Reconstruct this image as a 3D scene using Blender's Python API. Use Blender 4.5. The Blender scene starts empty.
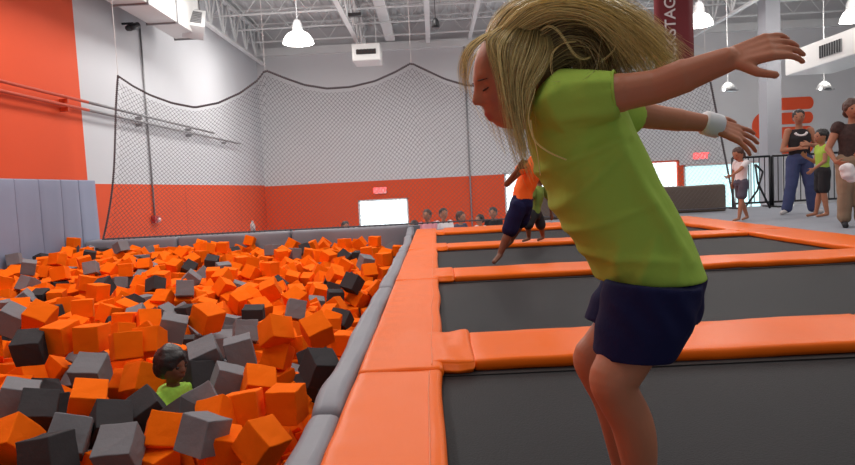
import bpy, bmesh, math, random
from mathutils import Vector, Matrix, Quaternion, Euler, noise
random.seed(11)
SC = bpy.context.scene
COL = SC.collection
TMP = bpy.data.scenes.new('workshop')
# ------------------------------------------------------------------ camera model
F, CX, CY, HC = 650.0, 427.5, 232.5, 0.78
_d = Vector(((434-CX)/F, (CY-187)/F, -1)).normalized()
_a = Vector((1, .05, 0)); _a.z = -(_a.x*_d.x+_a.y*_d.y)/_d.z; _a.normalize()
_u = _a.cross(_d)
CAMR = Matrix((_a, _d, _u))          # rows: world axes in camera space -> maps camera space to world space
def ray(x, y): return CAMR @ Vector(((x-CX)/F, (CY-y)/F, -1))
def at(x, y, Y):
    r = ray(x, y); return r*(Y/r.y)+Vector((0, 0, HC))
def atz(x, y, z):
    r = ray(x, y); return r*((z-HC)/r.z)+Vector((0, 0, HC))
def atx(x, y, X):
    r = ray(x, y); return r*(X/r.x)+Vector((0, 0, HC))
cam = bpy.data.cameras.new('camera'); cam.sensor_width = 36; cam.lens = F/855*36; cam.clip_start = .05
camo = bpy.data.objects.new('camera', cam); COL.objects.link(camo)
mw = CAMR.to_4x4(); mw.translation = (0, 0, HC); camo.matrix_world = mw
SC.camera = camo
# ------------------------------------------------------------------ materials
def srgb(r, g, b):
    f = lambda c: (c/255/12.92) if c/255 <= .04045 else ((c/255+.055)/1.055)**2.4
    return (f(r), f(g), f(b), 1)
def mat(name, col, rough=.7, bump=0, bscale=20, var=0, vscale=3, metal=0, emit=0, spec=.5, tint=None, sss=0, stretch=None):
    m = bpy.data.materials.new(name); m.use_nodes = True
    nt = m.node_tree; b = nt.nodes['Principled BSDF']; L = nt.links.new
    b.inputs['Base Color'].default_value = col; b.inputs['Roughness'].default_value = rough
    b.inputs['Metallic'].default_value = metal; b.inputs['Specular IOR Level'].default_value = spec
    if sss:
        b.inputs['Subsurface Weight'].default_value = sss; b.inputs['Subsurface Radius'].default_value = (.02, .008, .004)
        b.inputs['Subsurface Scale'].default_value = 1
    if emit:
        b.inputs['Emission Color'].default_value = col; b.inputs['Emission Strength'].default_value = emit
    tc = nt.nodes.new('ShaderNodeTexCoord'); src = tc.outputs['Object']
    if stretch:
        mp = nt.nodes.new('ShaderNodeMapping'); mp.inputs['Scale'].default_value = stretch; L(src, mp.inputs[0]); src = mp.outputs[0]
    cur = None
    if var:
        n = nt.nodes.new('ShaderNodeTexNoise'); n.inputs['Scale'].default_value = vscale; n.inputs['Detail'].default_value = 4
        L(src, n.inputs['Vector'])
        mx = nt.nodes.new('ShaderNodeMix'); mx.data_type = 'RGBA'
        mx.inputs['A'].default_value = tuple(c*(1-var) for c in col[:3])+(1,)
        mx.inputs['B'].default_value = tuple(min(1, c*(1+var)) for c in col[:3])+(1,)
        L(n.outputs['Fac'], mx.inputs['Factor']); L(mx.outputs['Result'], b.inputs['Base Color']); cur = mx.outputs['Result']
    if tint:      # colour attribute mixes towards a second colour
        at_ = nt.nodes.new('ShaderNodeAttribute'); at_.attribute_name = 'tint'
        mx = nt.nodes.new('ShaderNodeMix'); mx.data_type = 'RGBA'
        if cur: L(cur, mx.inputs['A'])
        else: mx.inputs['A'].default_value = col
        mx.inputs['B'].default_value = tint
        L(at_.outputs['Fac'], mx.inputs['Factor']); L(mx.outputs['Result'], b.inputs['Base Color'])
    if bump:
        n = nt.nodes.new('ShaderNodeTexNoise'); n.inputs['Scale'].default_value = bscale; n.inputs['Detail'].default_value = 5
        L(src, n.inputs['Vector'])
        bp = nt.nodes.new('ShaderNodeBump'); bp.inputs['Strength'].default_value = bump; bp.inputs['Distance'].default_value = .01
        L(n.outputs['Fac'], bp.inputs['Height']); L(bp.outputs['Normal'], b.inputs['Normal'])
    return m
M = {}
M['foam_orange'] = mat('orange foam', srgb(255, 110, 4), .95, .12, 60, .06, 4, spec=.15)
M['foam_grey'] = mat('grey foam', srgb(128, 127, 131), .95, .15, 60, .08, 5, spec=.12)
M['foam_dark'] = mat('shaded grey foam', srgb(66, 64, 66), .95, .15, 60, .1, 5, spec=.12)  # darker copy of the grey foam; shade of dark-looking faces put into its colour
M['pad'] = mat('orange vinyl', srgb(242, 108, 18), .38, .3, 9, .06, 2, spec=.16, stretch=(1, .35, 1))
M['padside'] = mat('orange vinyl edge', srgb(240, 130, 66), .4, .2, 14, spec=.4)
M['bed'] = mat('black trampoline weave', srgb(25, 24, 27), .6, .25, 160, .3, 2.2, spec=.22)
M['frame_shade'] = mat('black frame and shade strip', srgb(22, 20, 22), .7)
M['rail'] = mat('grey vinyl', srgb(134, 134, 142), .5, .4, 7, .08, 3, spec=.3)
M['wallpad'] = mat('pale grey vinyl', srgb(136, 143, 166), .5, .15, 6, .05, 2, spec=.35)
M['white'] = mat('white wall paint', srgb(200, 200, 204), .8, .08, 30, .03, .7)
M['greywall'] = mat('grey wall paint', srgb(202, 201, 203), .8, .08, 30, .04, .5)
M['orangewall'] = mat('orange wall paint', srgb(218, 74, 22), .75, .08, 20, .05, .6)
M['deck'] = mat('white roof deck', srgb(196, 196, 196), .7)
M['steel'] = mat('white painted steel', srgb(214, 214, 214), .5, spec=.4)
M['duct'] = mat('white duct metal', srgb(214, 212, 210), .45, .05, 3, spec=.5)
M['galv'] = mat('grey pipe', srgb(150, 150, 152), .45, metal=.4)
M['orangepipe'] = mat('orange painted pipe', srgb(190, 62, 20), .5)
M['black'] = mat('black metal', srgb(28, 28, 32), .45)
M['net'] = mat('black net cord', srgb(88, 84, 88), .8)
M['carpet'] = mat('grey carpet', srgb(142, 145, 154), .95, .3, 120, .1, 3)
M['concrete'] = mat('pale concrete', srgb(200, 205, 212), .3, .1, 8, .08, .6)
M['brown'] = mat('brown grey vinyl', srgb(118, 104, 92), .55, .15, 5, .1, 1.5)
M['sign'] = mat('dark red banner cloth', srgb(118, 30, 38), .6, .1, 4, .06, 1)
M['text'] = mat('white lettering', srgb(225, 215, 215), .6)
M['logo'] = mat('orange logo paint', srgb(222, 78, 36), .6)
M['lamp'] = mat('lamp glow', (1, .97, .92, 1), .5, emit=14)
M['window'] = mat('daylit window', (.86, .97, 1, 1), .3, emit=1.7)
M['windowcyan'] = mat('daylit cyan window', (.62, .93, .95, 1), .3, emit=1.1)
M['exit'] = mat('exit sign red', (1, .12, .12, 1), .5, emit=1.5)
M['exitbox'] = mat('exit sign case', srgb(235, 200, 200), .5)
M['red'] = mat('red plastic', srgb(170, 30, 25), .4)
M['skin'] = mat('fair skin', srgb(188, 122, 92), .5, .06, 60, .05, 8, tint=srgb(178, 96, 84), sss=.1, spec=.35)
M['skin_tan'] = mat('tan skin', srgb(172, 118, 92), .55, tint=srgb(140, 70, 60), spec=.35)
M['skin_dark'] = mat('brown skin', srgb(120, 78, 58), .55, tint=srgb(100, 50, 45), spec=.35)
M['hair'] = mat('blonde hair', srgb(252, 224, 150), .36, tint=srgb(112, 84, 46), spec=.7)
M['hair_cap'] = mat('dark blonde scalp hair', srgb(150, 116, 66), .5, .5, 60, stretch=(1, 6, 1))
M['hair_black'] = mat('black hair', srgb(34, 28, 28), .45, .4, 60)
M['hair_brown'] = mat('brown hair', srgb(74, 46, 36), .5, .4, 60)
M['lime'] = mat('lime green cotton', srgb(168, 200, 84), .85, .25, 26, .05, 6, spec=.15)
M['navy'] = mat('navy cotton', srgb(24, 26, 66), .85, .2, 40, .08, 6, spec=.2)
M['blackcloth'] = mat('black cloth', srgb(38, 36, 40), .9, .2, 30)
M['darkbrowncloth'] = mat('dark brown printed cloth', srgb(62, 46, 44), .9, .2, 30, .7, 30)
M['jeans'] = mat('blue denim', srgb(62, 72, 112), .9, .2, 40, .2, 10)
M['khaki'] = mat('khaki cloth', srgb(150, 128, 106), .9, .2, 30, .1, 8)
M['whitecloth'] = mat('white cloth', srgb(232, 226, 228), .9, .2, 30)
M['greycloth'] = mat('slate grey cloth', srgb(84, 84, 100), .9, .2, 30)
M['orangecloth'] = mat('orange cloth', srgb(250, 112, 30), .85, .2, 30)
M['olive'] = mat('olive green cloth', srgb(120, 140, 60), .9, .2, 30)
M['greencloth'] = mat('bright green cloth', srgb(172, 224, 84), .85, .3, 40, .25, 40)
M['pink'] = mat('pink cloth', srgb(222, 150, 160), .85)
M['redcloth'] = mat('red cloth', srgb(190, 50, 50), .85)
M['eye'] = mat('eyelash dark', srgb(40, 26, 24), .4)
M['band'] = mat('white wristband', srgb(226, 226, 230), .45, spec=.5)
M['shoe'] = mat('pale shoe', srgb(190, 185, 185), .6)
# ------------------------------------------------------------------ object helpers
def link(name, me, m=None, parent=None):
    o = bpy.data.objects.new(name, me); COL.objects.link(o)
    if m is not None:
        for x in (m if isinstance(m, (list, tuple)) else [m]): me.materials.append(x)
    if parent: o.parent = parent; o.matrix_parent_inverse = Matrix.Translation(-parent.location) if parent.rotation_euler.to_quaternion().angle < 1e-6 else parent.matrix_basis.inverted()
    return o
def tag(o, label=None, cat=None, group=None, kind=None):
    if label: o['label'] = label
    if cat: o['category'] = cat
    if group: o['group'] = group
    if kind: o['kind'] = kind
    return o
def thing(name, label, cat, loc=(0, 0, 0), group=None):
    o = bpy.data.objects.new(name, None); COL.objects.link(o); o.location = loc; o.empty_display_size = .1
    return tag(o, label, cat, group)
def struct(o): o['kind'] = 'structure'; return o
class MB:
    def __init__(s): s.v = []; s.f = []; s.mi = []
    def quad(s, pts, mi=0):
        b = len(s.v); s.v += [tuple(p) for p in pts]; s.f.append(tuple(range(b, b+len(pts)))); s.mi.append(mi); return s
    def box(s, x0, x1, y0, y1, z0, z1, mi=0, R=None, t=(0, 0, 0)):
        b = len(s.v); c = [Vector((x, y, z)) for x in (x0, x1) for y in (y0, y1) for z in (z0, z1)]
        if R is not None: c = [R@p for p in c]
        s.v += [tuple(p+Vector(t)) for p in c]
        for q in ((0, 1, 3, 2), (4, 6, 7, 5), (0, 4, 5, 1), (2, 3, 7, 6), (0, 2, 6, 4), (1, 5, 7, 3)):
            s.f.append(tuple(b+i for i in q)); s.mi.append(mi)
        return s
    def tube(s, pts, r, n=8, mi=0, cap=True, r2=None, up=None):
        """loft along pts; r per point (or scalar); r2 = second half-axis"""
        pts = [Vector(p) for p in pts]; k = len(pts)
        rr = list(r) if isinstance(r, (list, tuple)) else [r]*k
        r2 = rr if r2 is None else (list(r2) if isinstance(r2, (list, tuple)) else [r2]*k)
        b = len(s.v); prev = None
        for i, p in enumerate(pts):
            t = (pts[min(i+1, k-1)]-pts[max(i-1, 0)])
            if t.length < 1e-9: t = Vector((0, 0, 1))
            t.normalize()
            if up is not None: u = Vector(up)-t*t.dot(Vector(up))
            elif prev is None: u = t.orthogonal()
            else: u = prev-t*t.dot(prev)
            if u.length < 1e-6: u = t.orthogonal()
            u.normalize(); prev = u; w = t.cross(u)
            for j in range(n):
                a = 2*math.pi*j/n
                s.v.append(tuple(p+u*(math.cos(a)*rr[i])+w*(math.sin(a)*r2[i])))
        for i in range(k-1):
            for j in range(n):
                q = (b+i*n+j, b+i*n+(j+1) % n, b+(i+1)*n+(j+1) % n, b+(i+1)*n+j)
                s.f.append(q); s.mi.append(mi)
        if cap:
            s.f.append(tuple(b+j for j in range(n))[::-1]); s.mi.append(mi)
            s.f.append(tuple(b+(k-1)*n+j for j in range(n))); s.mi.append(mi)
        return s
    def capsule(s, p0, r0, p1, r1, n=14, flat=1, up=None, mi=0):
        """rounded tapering limb piece"""
        p0 = Vector(p0); p1 = Vector(p1); t = (p1-p0)
        if t.length < 1e-6: t = Vector((0, 0, 1e-5))
        t.normalize(); P = []; R = []
        for a in (-85, -60, -35, -12):
            P.append(p0+t*math.sin(math.radians(a))*r0); R.append(r0*math.cos(math.radians(a)))
        for a in (12, 35, 60, 85):
            P.append(p1+t*math.sin(math.radians(a))*r1); R.append(r1*math.cos(math.radians(a)))
        return s.tube(P, R, n, mi, r2=[x*flat for x in R], up=up)
    def ball(s, c, rx, ry=None, rz=None, n=14, mi=0, R=None):
        ry = ry or rx; rz = rz or rx; b = len(s.v); k = n//2+1; c = Vector(c)
        for i in range(1, k):
            th = math.pi*i/k
            for j in range(n):
                ph = 2*math.pi*j/n
                p = Vector((rx*math.sin(th)*math.cos(ph), ry*math.sin(th)*math.sin(ph), rz*math.cos(th)))
                if R is not None: p = R@p
                s.v.append(tuple(c+p))
        pt = Vector((0, 0, rz)); pb = Vector((0, 0, -rz))
        if R is not None: pt = R@pt; pb = R@pb
        s.v.append(tuple(c+pt)); s.v.append(tuple(c+pb)); T = len(s.v)-2
        for i in range(k-2):
            for j in range(n):
                s.f.append((b+i*n+j, b+(i+1)*n+j, b+(i+1)*n+(j+1) % n, b+i*n+(j+1) % n)); s.mi.append(mi)
        for j in range(n):
            s.f.append((T, b+j, b+(j+1) % n)); s.mi.append(mi)
            s.f.append((T+1, b+(k-2)*n+(j+1) % n, b+(k-2)*n+j)); s.mi.append(mi)
        return s
    def mesh(s, name, smooth=False):
        me = bpy.data.meshes.new(name); me.from_pydata(s.v, [], s.f)
        me.polygons.foreach_set('material_index', s.mi)
        if smooth: me.polygons.foreach_set('use_smooth', [True]*len(s.f))
        me.update(); return me
    def build(s, name, m, parent=None, smooth=False, bevel=0, seg=2):
        me = s.mesh(name, smooth)
        if bevel:
            bm = bmesh.new(); bm.from_mesh(me); bmesh.ops.remove_doubles(bm, verts=bm.verts, dist=1e-5)
            bmesh.ops.bevel(bm, geom=list(bm.edges)+list(bm.verts), offset=bevel, segments=seg, affect='EDGES', profile=.6)
            bm.to_mesh(me); bm.free()
            me.polygons.foreach_set('use_smooth', [True]*len(me.polygons))
        return link(name, me, m, parent)
def fixnormals(me):
    bm = bmesh.new(); bm.from_mesh(me); bmesh.ops.recalc_face_normals(bm, faces=bm.faces); bm.to_mesh(me); bm.free()
def remesh(mb, voxel, smooth=6, fac=.5):
    """union of overlapping closed pieces as one continuous smooth mesh"""
    me = mb.mesh('tmp'); fixnormals(me)
    o = bpy.data.objects.new('tmp', me); TMP.collection.objects.link(o)
    r = o.modifiers.new('r', 'REMESH'); r.mode = 'VOXEL'; r.voxel_size = voxel; r.adaptivity = 0
    if smooth:
        sm = o.modifiers.new('s', 'SMOOTH'); sm.iterations = smooth; sm.factor = fac
    TMP.view_layers[0].update(); dg = TMP.view_layers[0].depsgraph
    out = bpy.data.meshes.new_from_object(o.evaluated_get(dg))
    bpy.data.objects.remove(o); bpy.data.meshes.remove(me)
    out.polygons.foreach_set('use_smooth', [True]*len(out.polygons))
    return out
def subdiv_box(x0, x1, y0, y1, z0, z1, nx, ny, nz, fn=None, bevel=.02):
    """closed box with a grid on every face, rounded, moved by fn"""
    bm = bmesh.new(); bmesh.ops.create_cube(bm, size=1)
    for v in bm.verts: v.co = Vector((x0+(v.co.x+.5)*(x1-x0), y0+(v.co.y+.5)*(y1-y0), z0+(v.co.z+.5)*(z1-z0)))
    if bevel: bmesh.ops.bevel(bm, geom=list(bm.edges), offset=bevel, segments=3, affect='EDGES', profile=.5)
    def cuts(axis, a, b, n):
        for i in range(1, n):
            c = a+(b-a)*i/n; no = [0, 0, 0]; no[axis] = 1; co = [0, 0, 0]; co[axis] = c
            bmesh.ops.bisect_plane(bm, geom=list(bm.verts)+list(bm.edges)+list(bm.faces), plane_co=co, plane_no=no)
    cuts(0, x0, x1, nx); cuts(1, y0, y1, ny); cuts(2, z0, z1, nz)
    if fn:
        for v in bm.verts: v.co = fn(v.co.copy())
    me = bpy.data.meshes.new('pad'); bm.to_mesh(me); bm.free()
    me.polygons.foreach_set('use_smooth', [True]*len(me.polygons))
    return me
def displace(me, fn):
    n = len(me.vertices); co = [0.0]*(3*n); no = [0.0]*(3*n)
    me.vertices.foreach_get('co', co); me.vertices.foreach_get('normal', no)
    for i in range(n):
        c = Vector(co[3*i:3*i+3]); m = Vector(no[3*i:3*i+3]); k = fn(c, m)
        co[3*i] += m.x*k; co[3*i+1] += m.y*k; co[3*i+2] += m.z*k
    me.vertices.foreach_set('co', co); me.update()
def nz(p, s, seed=0): return noise.noise(Vector(p)*s+Vector((seed*7.3, seed*3.1, seed*1.7)))
FOAM=(
'-1106,2886,-291,75,-22,-61,-5,1;-1707,3367,-457,14,22,93,-21,1;-2090,4165,-419,4,2,-28,95,0;-1389,2972,-464,73,-10,-63,-19,0;-1124,3672,-452,76,-21,-59,7,0;-2146,3395,-466,18,-68,10,-69,2;-1251,3967,-280,15,23,-51,-81,2;-2366,3503,-294,64,-21,-67,-26,1;-1906,4317,-455,57,1,-66,-47,0;-1644,4530,-269,66,40,-53,33,1;-941,3845,-486,59,-17,46,-63,0;-2300,3269,-371,59,-33,-50,52,0;-2565,4486,-461,29,-68,-20,62,1;-1092,4225,-288,52,34,41,-66,0;-2548,4566,-302,46,-56,-18,64,1;-1612,2975,-476,8,14,5,97,0;-1927,3452,-530,50,-4,64,56,1;-2526,5044,-260,19,-63,-46,-57,0;-1710,4100,-595,10,69,22,-67,1;-913,3645,-578,85,-45,-26,-1,0;-2865,4970,-225,44,-51,58,44,0;-1877,3029,-486,77,19,58,9,0;-975,4834,-484,16,25,93,-16,2;-1080,2862,-457,11,92,-30,19,0;-1491,4869,-253,49,48,-25,67,1;-1296,4931,-250,55,43,47,53,0;-1940,4037,-590,9,-33,-73,57,0;-2319,3774,-436,70,-30,63,1,2;-860,4110,-478,26,-64,71,1,2;-2452,4719,-403,13,-97,14,2,0;-2073,3145,-485,68,-42,51,28,0;-3411,5368,-250,57,-18,-54,-57,1;-1664,4300,-441,47,-65,31,49,1;-1164,3926,-447,99,-3,0,-2,0;-897,3425,-623,2,21,7,-96,0;-1077,4156,-452,25,18,63,70,0;-2740,4516,-395,31,54,-76,-8,0;-1071,3396,-617,15,-11,67,-70,0;-1479,4088,-438,34,47,53,60,1;-2551,4036,-423,29,81,-22,44,2;-1263,5617,-233,75,-2,-60,23,1;-1990,4528,-415,65,-57,-30,37,0;-2484,5438,-240,45,14,74,46,0;-1974,6364,-260,49,31,79,-12,0;-1091,5033,-416,35,-31,54,-69,0;-1691,6467,-171,18,-7,95,20,0;-3630,6830,-152,14,-63,17,73,0;-1098,3566,-618,61,75,21,5,0;-2039,3810,-549,45,-11,60,-64,2;-4101,6257,-207,85,-43,-10,24,0;-2846,4342,-396,24,-49,-59,-59,0;-1333,3937,-443,18,55,4,80,2;-3330,5976,-184,69,11,-68,18,0;-929,6928,-210,25,92,-22,-17,2;-937,3216,-646,21,-67,-40,58,0;-758,5048,-412,69,10,69,-8,0;-1789,2745,-410,61,-59,-51,8,0;-1313,3479,-450,2,1,-65,-75,0;-2006,4738,-377,2,-97,16,14,0;-3827,5603,-298,14,37,-87,-26,2;-2428,5244,-315,78,13,-23,-54,0;-2400,4989,-438,58,-33,16,-71,0;-3013,4915,-384,39,-49,37,68,0;-1561,5361,-229,6,-65,-75,-2,2;-3302,6379,-314,54,56,55,28,0;-2078,5597,-373,46,-52,3,71,1;-3268,7412,-189,8,-26,-48,82,2;-2926,6804,-270,36,66,24,60,0;-2092,4385,-415,18,14,85,45,0;-1311,3646,-448,58,12,-78,14,0;-2170,4016,-588,74,-61,19,-12,2;-934,5161,-407,14,69,2,69,0;-3199,5008,-384,4,63,-2,76,0;-888,6979,-383,36,0,-55,74,0;-2703,6838,-170,69,2,-67,24,1;-2463,7369,-250,13,-84,-41,29,0;-987,5584,-406,24,-64,-39,-60,0;-4698,7992,-67,61,-3,-77,14,0;-2762,4101,-414,63,9,73,18,0;-1832,4676,-426,82,53,-7,-16,2;-1353,6061,-218,54,45,70,-3,0;-1581,5620,-223,9,60,40,-68,0;-2121,8138,-144,66,18,69,-19,0;-1180,3233,-511,8,-54,76,-34,0;-2338,8050,-183,34,-41,76,35,0;-2681,5429,-234,9,5,-74,-65,0;-1904,4052,-755,98,-5,9,-6,0;-3208,5345,-299,9,-78,0,60,0;-934,5991,-421,64,17,-61,-41,2;-5390,8462,1,32,-50,38,70,1;-2237,3115,-492,44,-45,-58,-50,0;-5448,9221,18,63,34,-47,49,0;-1231,7743,-234,3,33,-78,50,0;-4638,8609,-79,97,-17,-9,10,1;-4888,7628,-136,24,94,-13,-12,1;-2277,5422,-407,72,-1,67,-8,0;-732,8796,-162,92,2,0,35,0;-1950,5905,-393,62,-2,77,-5,'
'1;-2711,6347,-351,63,60,-41,25,1;-4018,7319,-114,35,-24,-54,71,0;-3558,5259,-399,1,-3,73,67,0;-1356,7232,-339,5,81,-53,-21,0;-861,8053,-240,11,61,30,71,0;-2538,4666,-566,6,12,48,85,2;-2557,7627,-169,10,-77,-57,-22,0;-3013,4446,-386,43,-52,56,46,0;-3546,8700,-119,4,-70,28,-64,0;-2306,3572,-452,20,-10,-96,12,2;-4441,8702,-137,73,-31,-53,26,0;-2307,3836,-599,57,-45,21,64,1;-2333,5154,-440,32,5,93,-4,1;-4071,8387,-96,69,11,-69,15,0;-4539,7289,-250,70,11,-68,-12,2;-2510,6378,-360,4,22,96,4,2;-4355,7301,-262,46,-51,43,57,0;-3941,6802,-288,5,-7,14,98,0;-6313,9572,23,14,74,7,-64,1;-4291,6346,-209,68,-5,-71,-10,1;-4080,8966,-110,19,70,-62,25,0;-2353,4025,-589,51,-53,61,-26,1;-4010,6607,-333,12,64,-19,73,2;-5132,10488,58,47,66,23,-51,1;-5109,7503,-92,86,-5,18,46,0;-1654,4553,-433,67,-38,-53,-32,1;-3353,8679,-149,81,20,-43,-32,2;-1569,9292,-153,52,27,78,-15,0;-3742,7173,-146,19,-75,-13,60,2;-3248,5696,-323,2,15,50,84,0;-2342,5883,-388,52,-45,51,50,0;-1003,5807,-407,33,48,-31,-74,0;-2411,6609,-341,47,-59,56,-32,0;-3070,7981,-208,68,34,-18,-61,1;-3215,6538,-314,4,20,-7,97,0;-2042,5143,-409,1,68,-72,0,2;-953,8537,-172,49,20,2,84,1;-3136,8948,-111,59,11,77,17,2;-1887,8306,-310,68,0,21,-69,0;-2097,6078,-369,81,-6,56,-6,0;-1703,8370,-350,56,80,-13,-11,0;-2613,4323,-571,1,-59,75,25,0;-1202,5815,-413,17,-51,1,83,0;-3119,4636,-397,11,70,-11,-68,0;-1120,6918,-359,78,-2,6,-60,2;-1063,6527,-392,43,21,-61,61,0;-2322,9601,-118,61,72,21,19,0;-4103,8265,-258,73,58,26,21,1;-1283,5647,-397,5,-73,29,59,0;-3290,7631,-148,45,51,55,-46,0;-1205,8332,-181,17,-23,-68,-66,0;-3487,10518,-24,47,49,53,-48,0;-5428,8909,-140,37,-65,-52,-39,0;-3676,5876,-290,8,48,74,-45,0;-1450,4905,-416,12,-75,-12,-62,0;-6318,11188,136,4,-65,8,74,0;-1738,5237,-405,4,-68,-13,71,1;-1287,5432,-397,16,77,61,-4,0;-4601,7105,-239,61,-62,19,44,1;-1561,10944,-98,32,-33,61,-62,0;-2061,4459,-581,99,1,-2,-9,2;-3414,8990,-88,24,34,-40,-81,0;-3679,10344,-30,53,-46,66,22,0;-3650,7853,-235,29,57,-17,-73,0;-5008,7387,-255,59,29,56,49,0;-1053,6151,-397,52,79,-26,-10,0;-4069,10239,-75,3,-27,-32,-90,0;-1064,11127,-97,9,71,-11,67,0;-2635,10300,-89,56,-64,-34,37,1;-1302,10978,-114,53,71,27,-35,0;-2290,5651,-399,10,-75,-23,-59,0;-3592,5596,-234,36,-66,28,58,0;-2225,10043,-141,64,22,66,-28,1;-3483,4934,-337,18,-6,-41,-88,0;-2968,6272,-334,49,59,56,-27,1;-3282,6856,-320,9,12,94,-27,2;-4959,9049,-28,62,38,62,-25,0;-2597,5005,-411,88,43,12,-8,0;-2140,6254,-358,50,20,-83,-8,0;-2459,11021,-78,1,-50,22,83,0;-2769,7925,-166,71,15,-67,1,0;-3334,11555,-17,50,49,62,34,0;-2080,2941,-497,67,-27,-68,-8,0;-2063,4225,-584,25,45,-41,-74,1;-2731,6859,-334,97,16,4,8,0;-4228,7529,-245,62,-26,-40,-61,0;-2530,8811,-137,13,62,3,-76,0;-672,7051,-322,29,-72,57,-24,0;-2733,8988,-131,2,-87,48,3,0;-1112,4623,-556,60,-20,-50,58,1;-2932,9032,-119,44,61,12,-64,0;-1278,5185,-401,23,26,-90,-21,0;-1332,6919,-419,61,12,1,77,1;-2495,5661,-363,35,4,-61,-70,0;-1362,9427,-180,57,-44,4,-68,2;-4266,8902,-96,38,32,-52,68,0;-1047,9597,-141,71,3,-2,-69,0;-2310,4275,-63'
'0,44,45,-69,33,0;-5767,8757,-127,6,60,40,-68,0;-3472,9472,-64,19,-66,25,67,0;-2267,6045,-375,2,-19,-15,96,0;-5294,7816,-80,59,49,-61,17,0;-1498,8288,-350,23,40,82,-32,0;-5341,9893,-7,19,-12,4,-96,2;-1611,8725,-299,17,93,17,-23,0;-4712,7650,-235,69,-7,-26,-66,0;-5364,9442,-97,42,41,-39,70,0;-958,6907,-539,45,54,-52,47,0;-3487,7606,-301,66,45,-41,43,0;-1231,7409,-353,17,56,-4,-80,2;-2781,8354,-146,69,25,-65,13,1;-683,8590,-339,4,-83,54,4,0;-3423,8516,-267,30,-67,-32,-58,0;-2190,9412,-252,11,81,-47,-31,0;-2375,7289,-407,54,75,-4,-34,0;-2065,7002,-321,4,-79,29,-52,0;-3425,7793,-126,1,-48,-83,-25,0;-3005,5684,-399,22,56,-60,-50,0;-4142,6910,-308,28,68,32,-58,0;-3377,5348,-414,92,2,36,0,0;-1930,10998,-129,15,65,65,33,0;-2542,7840,-162,76,5,-64,4,0;-3201,4480,-226,69,-43,56,1,0;-1899,4231,-753,51,54,55,36,0;-3062,8444,-220,65,15,40,61,1;-3534,5999,-351,68,-16,70,-4,0;-2004,10101,-168,77,-7,10,-61,0;-1716,4189,-750,51,-44,58,-44,0;-1351,3265,-618,67,51,-45,27,0;-1577,7101,-320,42,-49,33,67,0;-2632,7214,-345,38,-50,58,-49,0;-4259,6746,-330,69,48,-34,40,0;-5835,10082,4,89,25,31,19,0;-2716,8629,-208,38,63,-65,14,0;-2092,10815,-113,5,74,64,16,0;-796,4897,-590,54,57,-41,44,0;-1528,5851,-382,64,17,73,11,0;-1255,6082,-390,2,0,-99,-5,0;-2648,7028,-333,80,-24,-4,53,0;-2147,10529,-131,77,-18,59,-10,2;-2841,5022,-391,40,70,34,46,0;-2536,6822,-339,78,-14,58,15,0;-1782,7221,-314,44,65,58,-17,0;-1740,9582,-168,0,-76,-7,-63,0;-3232,7032,-326,88,2,-1,46,1;-2144,7873,-311,37,59,39,-58,0;-1295,4748,-464,24,-19,-60,73,0;-1499,6033,-375,55,-27,-66,41,0;-2007,9268,-311,1,84,8,-52,0;-4538,7805,-261,70,-10,-68,13,0;-3111,5529,-391,19,86,-8,45,0;-1802,9254,-275,25,37,43,-77,0;-4232,9918,-156,3,86,-32,-38,0;-2154,7345,-310,60,-31,54,47,0;-654,10819,-251,49,47,-46,-56,0;-2346,7540,-303,57,17,12,78,1;-729,9052,-154,25,47,-38,-74,0;-1254,10304,-263,10,8,66,73,2;-1952,4609,-585,1,79,-1,59,2;-1240,6266,-378,4,-15,71,67,0;-3470,6907,-320,6,72,-65,19,0;-3672,7735,-352,65,43,17,-59,0;-1863,7421,-260,64,67,22,-27,2;-3848,10513,-16,56,-50,27,-59,0;-1686,4330,-602,60,-45,-33,-55,1;-2335,6275,-365,46,-41,-33,70,0;-2635,7400,-335,7,-70,10,-69,0;-3562,5448,-403,76,-8,58,-22,2;-3875,7755,-345,12,15,-86,44,0;-2074,9088,-296,4,-14,82,53,0;-2635,9984,-251,27,-12,-64,70,0;-1899,9436,-247,62,9,49,58,0;-4707,7967,-233,91,-1,2,-39,2;-1781,9044,-319,23,62,-40,62,0;-6260,10170,-58,14,56,4,80,2;-5673,10180,-77,29,-81,41,27,0;-2836,5558,-391,16,78,59,-4,0;-1430,7432,-332,51,-54,47,-47,0;-913,7970,-377,42,-67,36,-47,0;-2083,8638,-298,31,-60,52,-51,0;-1598,9189,-315,36,48,-9,78,0;-5170,10516,-102,65,-45,38,-46,0;-3325,11535,-189,40,-40,-47,-66,0;-1069,3066,-616,1,-24,-96,0,0;-3483,6680,-314,5,-88,43,-10,0;-1225,9356,-312,43,-17,-87,-11,0;-2856,5214,-436,30,-27,-65,-62,0;-1557,5099,-403,73,-66,7,-7,1;-1299,8520,-178,17,-7,56,-80,0;-4647,9646,-114,37,-26,49,73,0;-4948,10804,-99,28,65,-51,-46,0;-2722,7776,-305,10,4,-84,51,0;-4026,9793,-168,68,-22,-17,-66,0;-1283,4979,-412,36,-47,62,50,0;-1974,5496,-461,28,79,'
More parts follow.
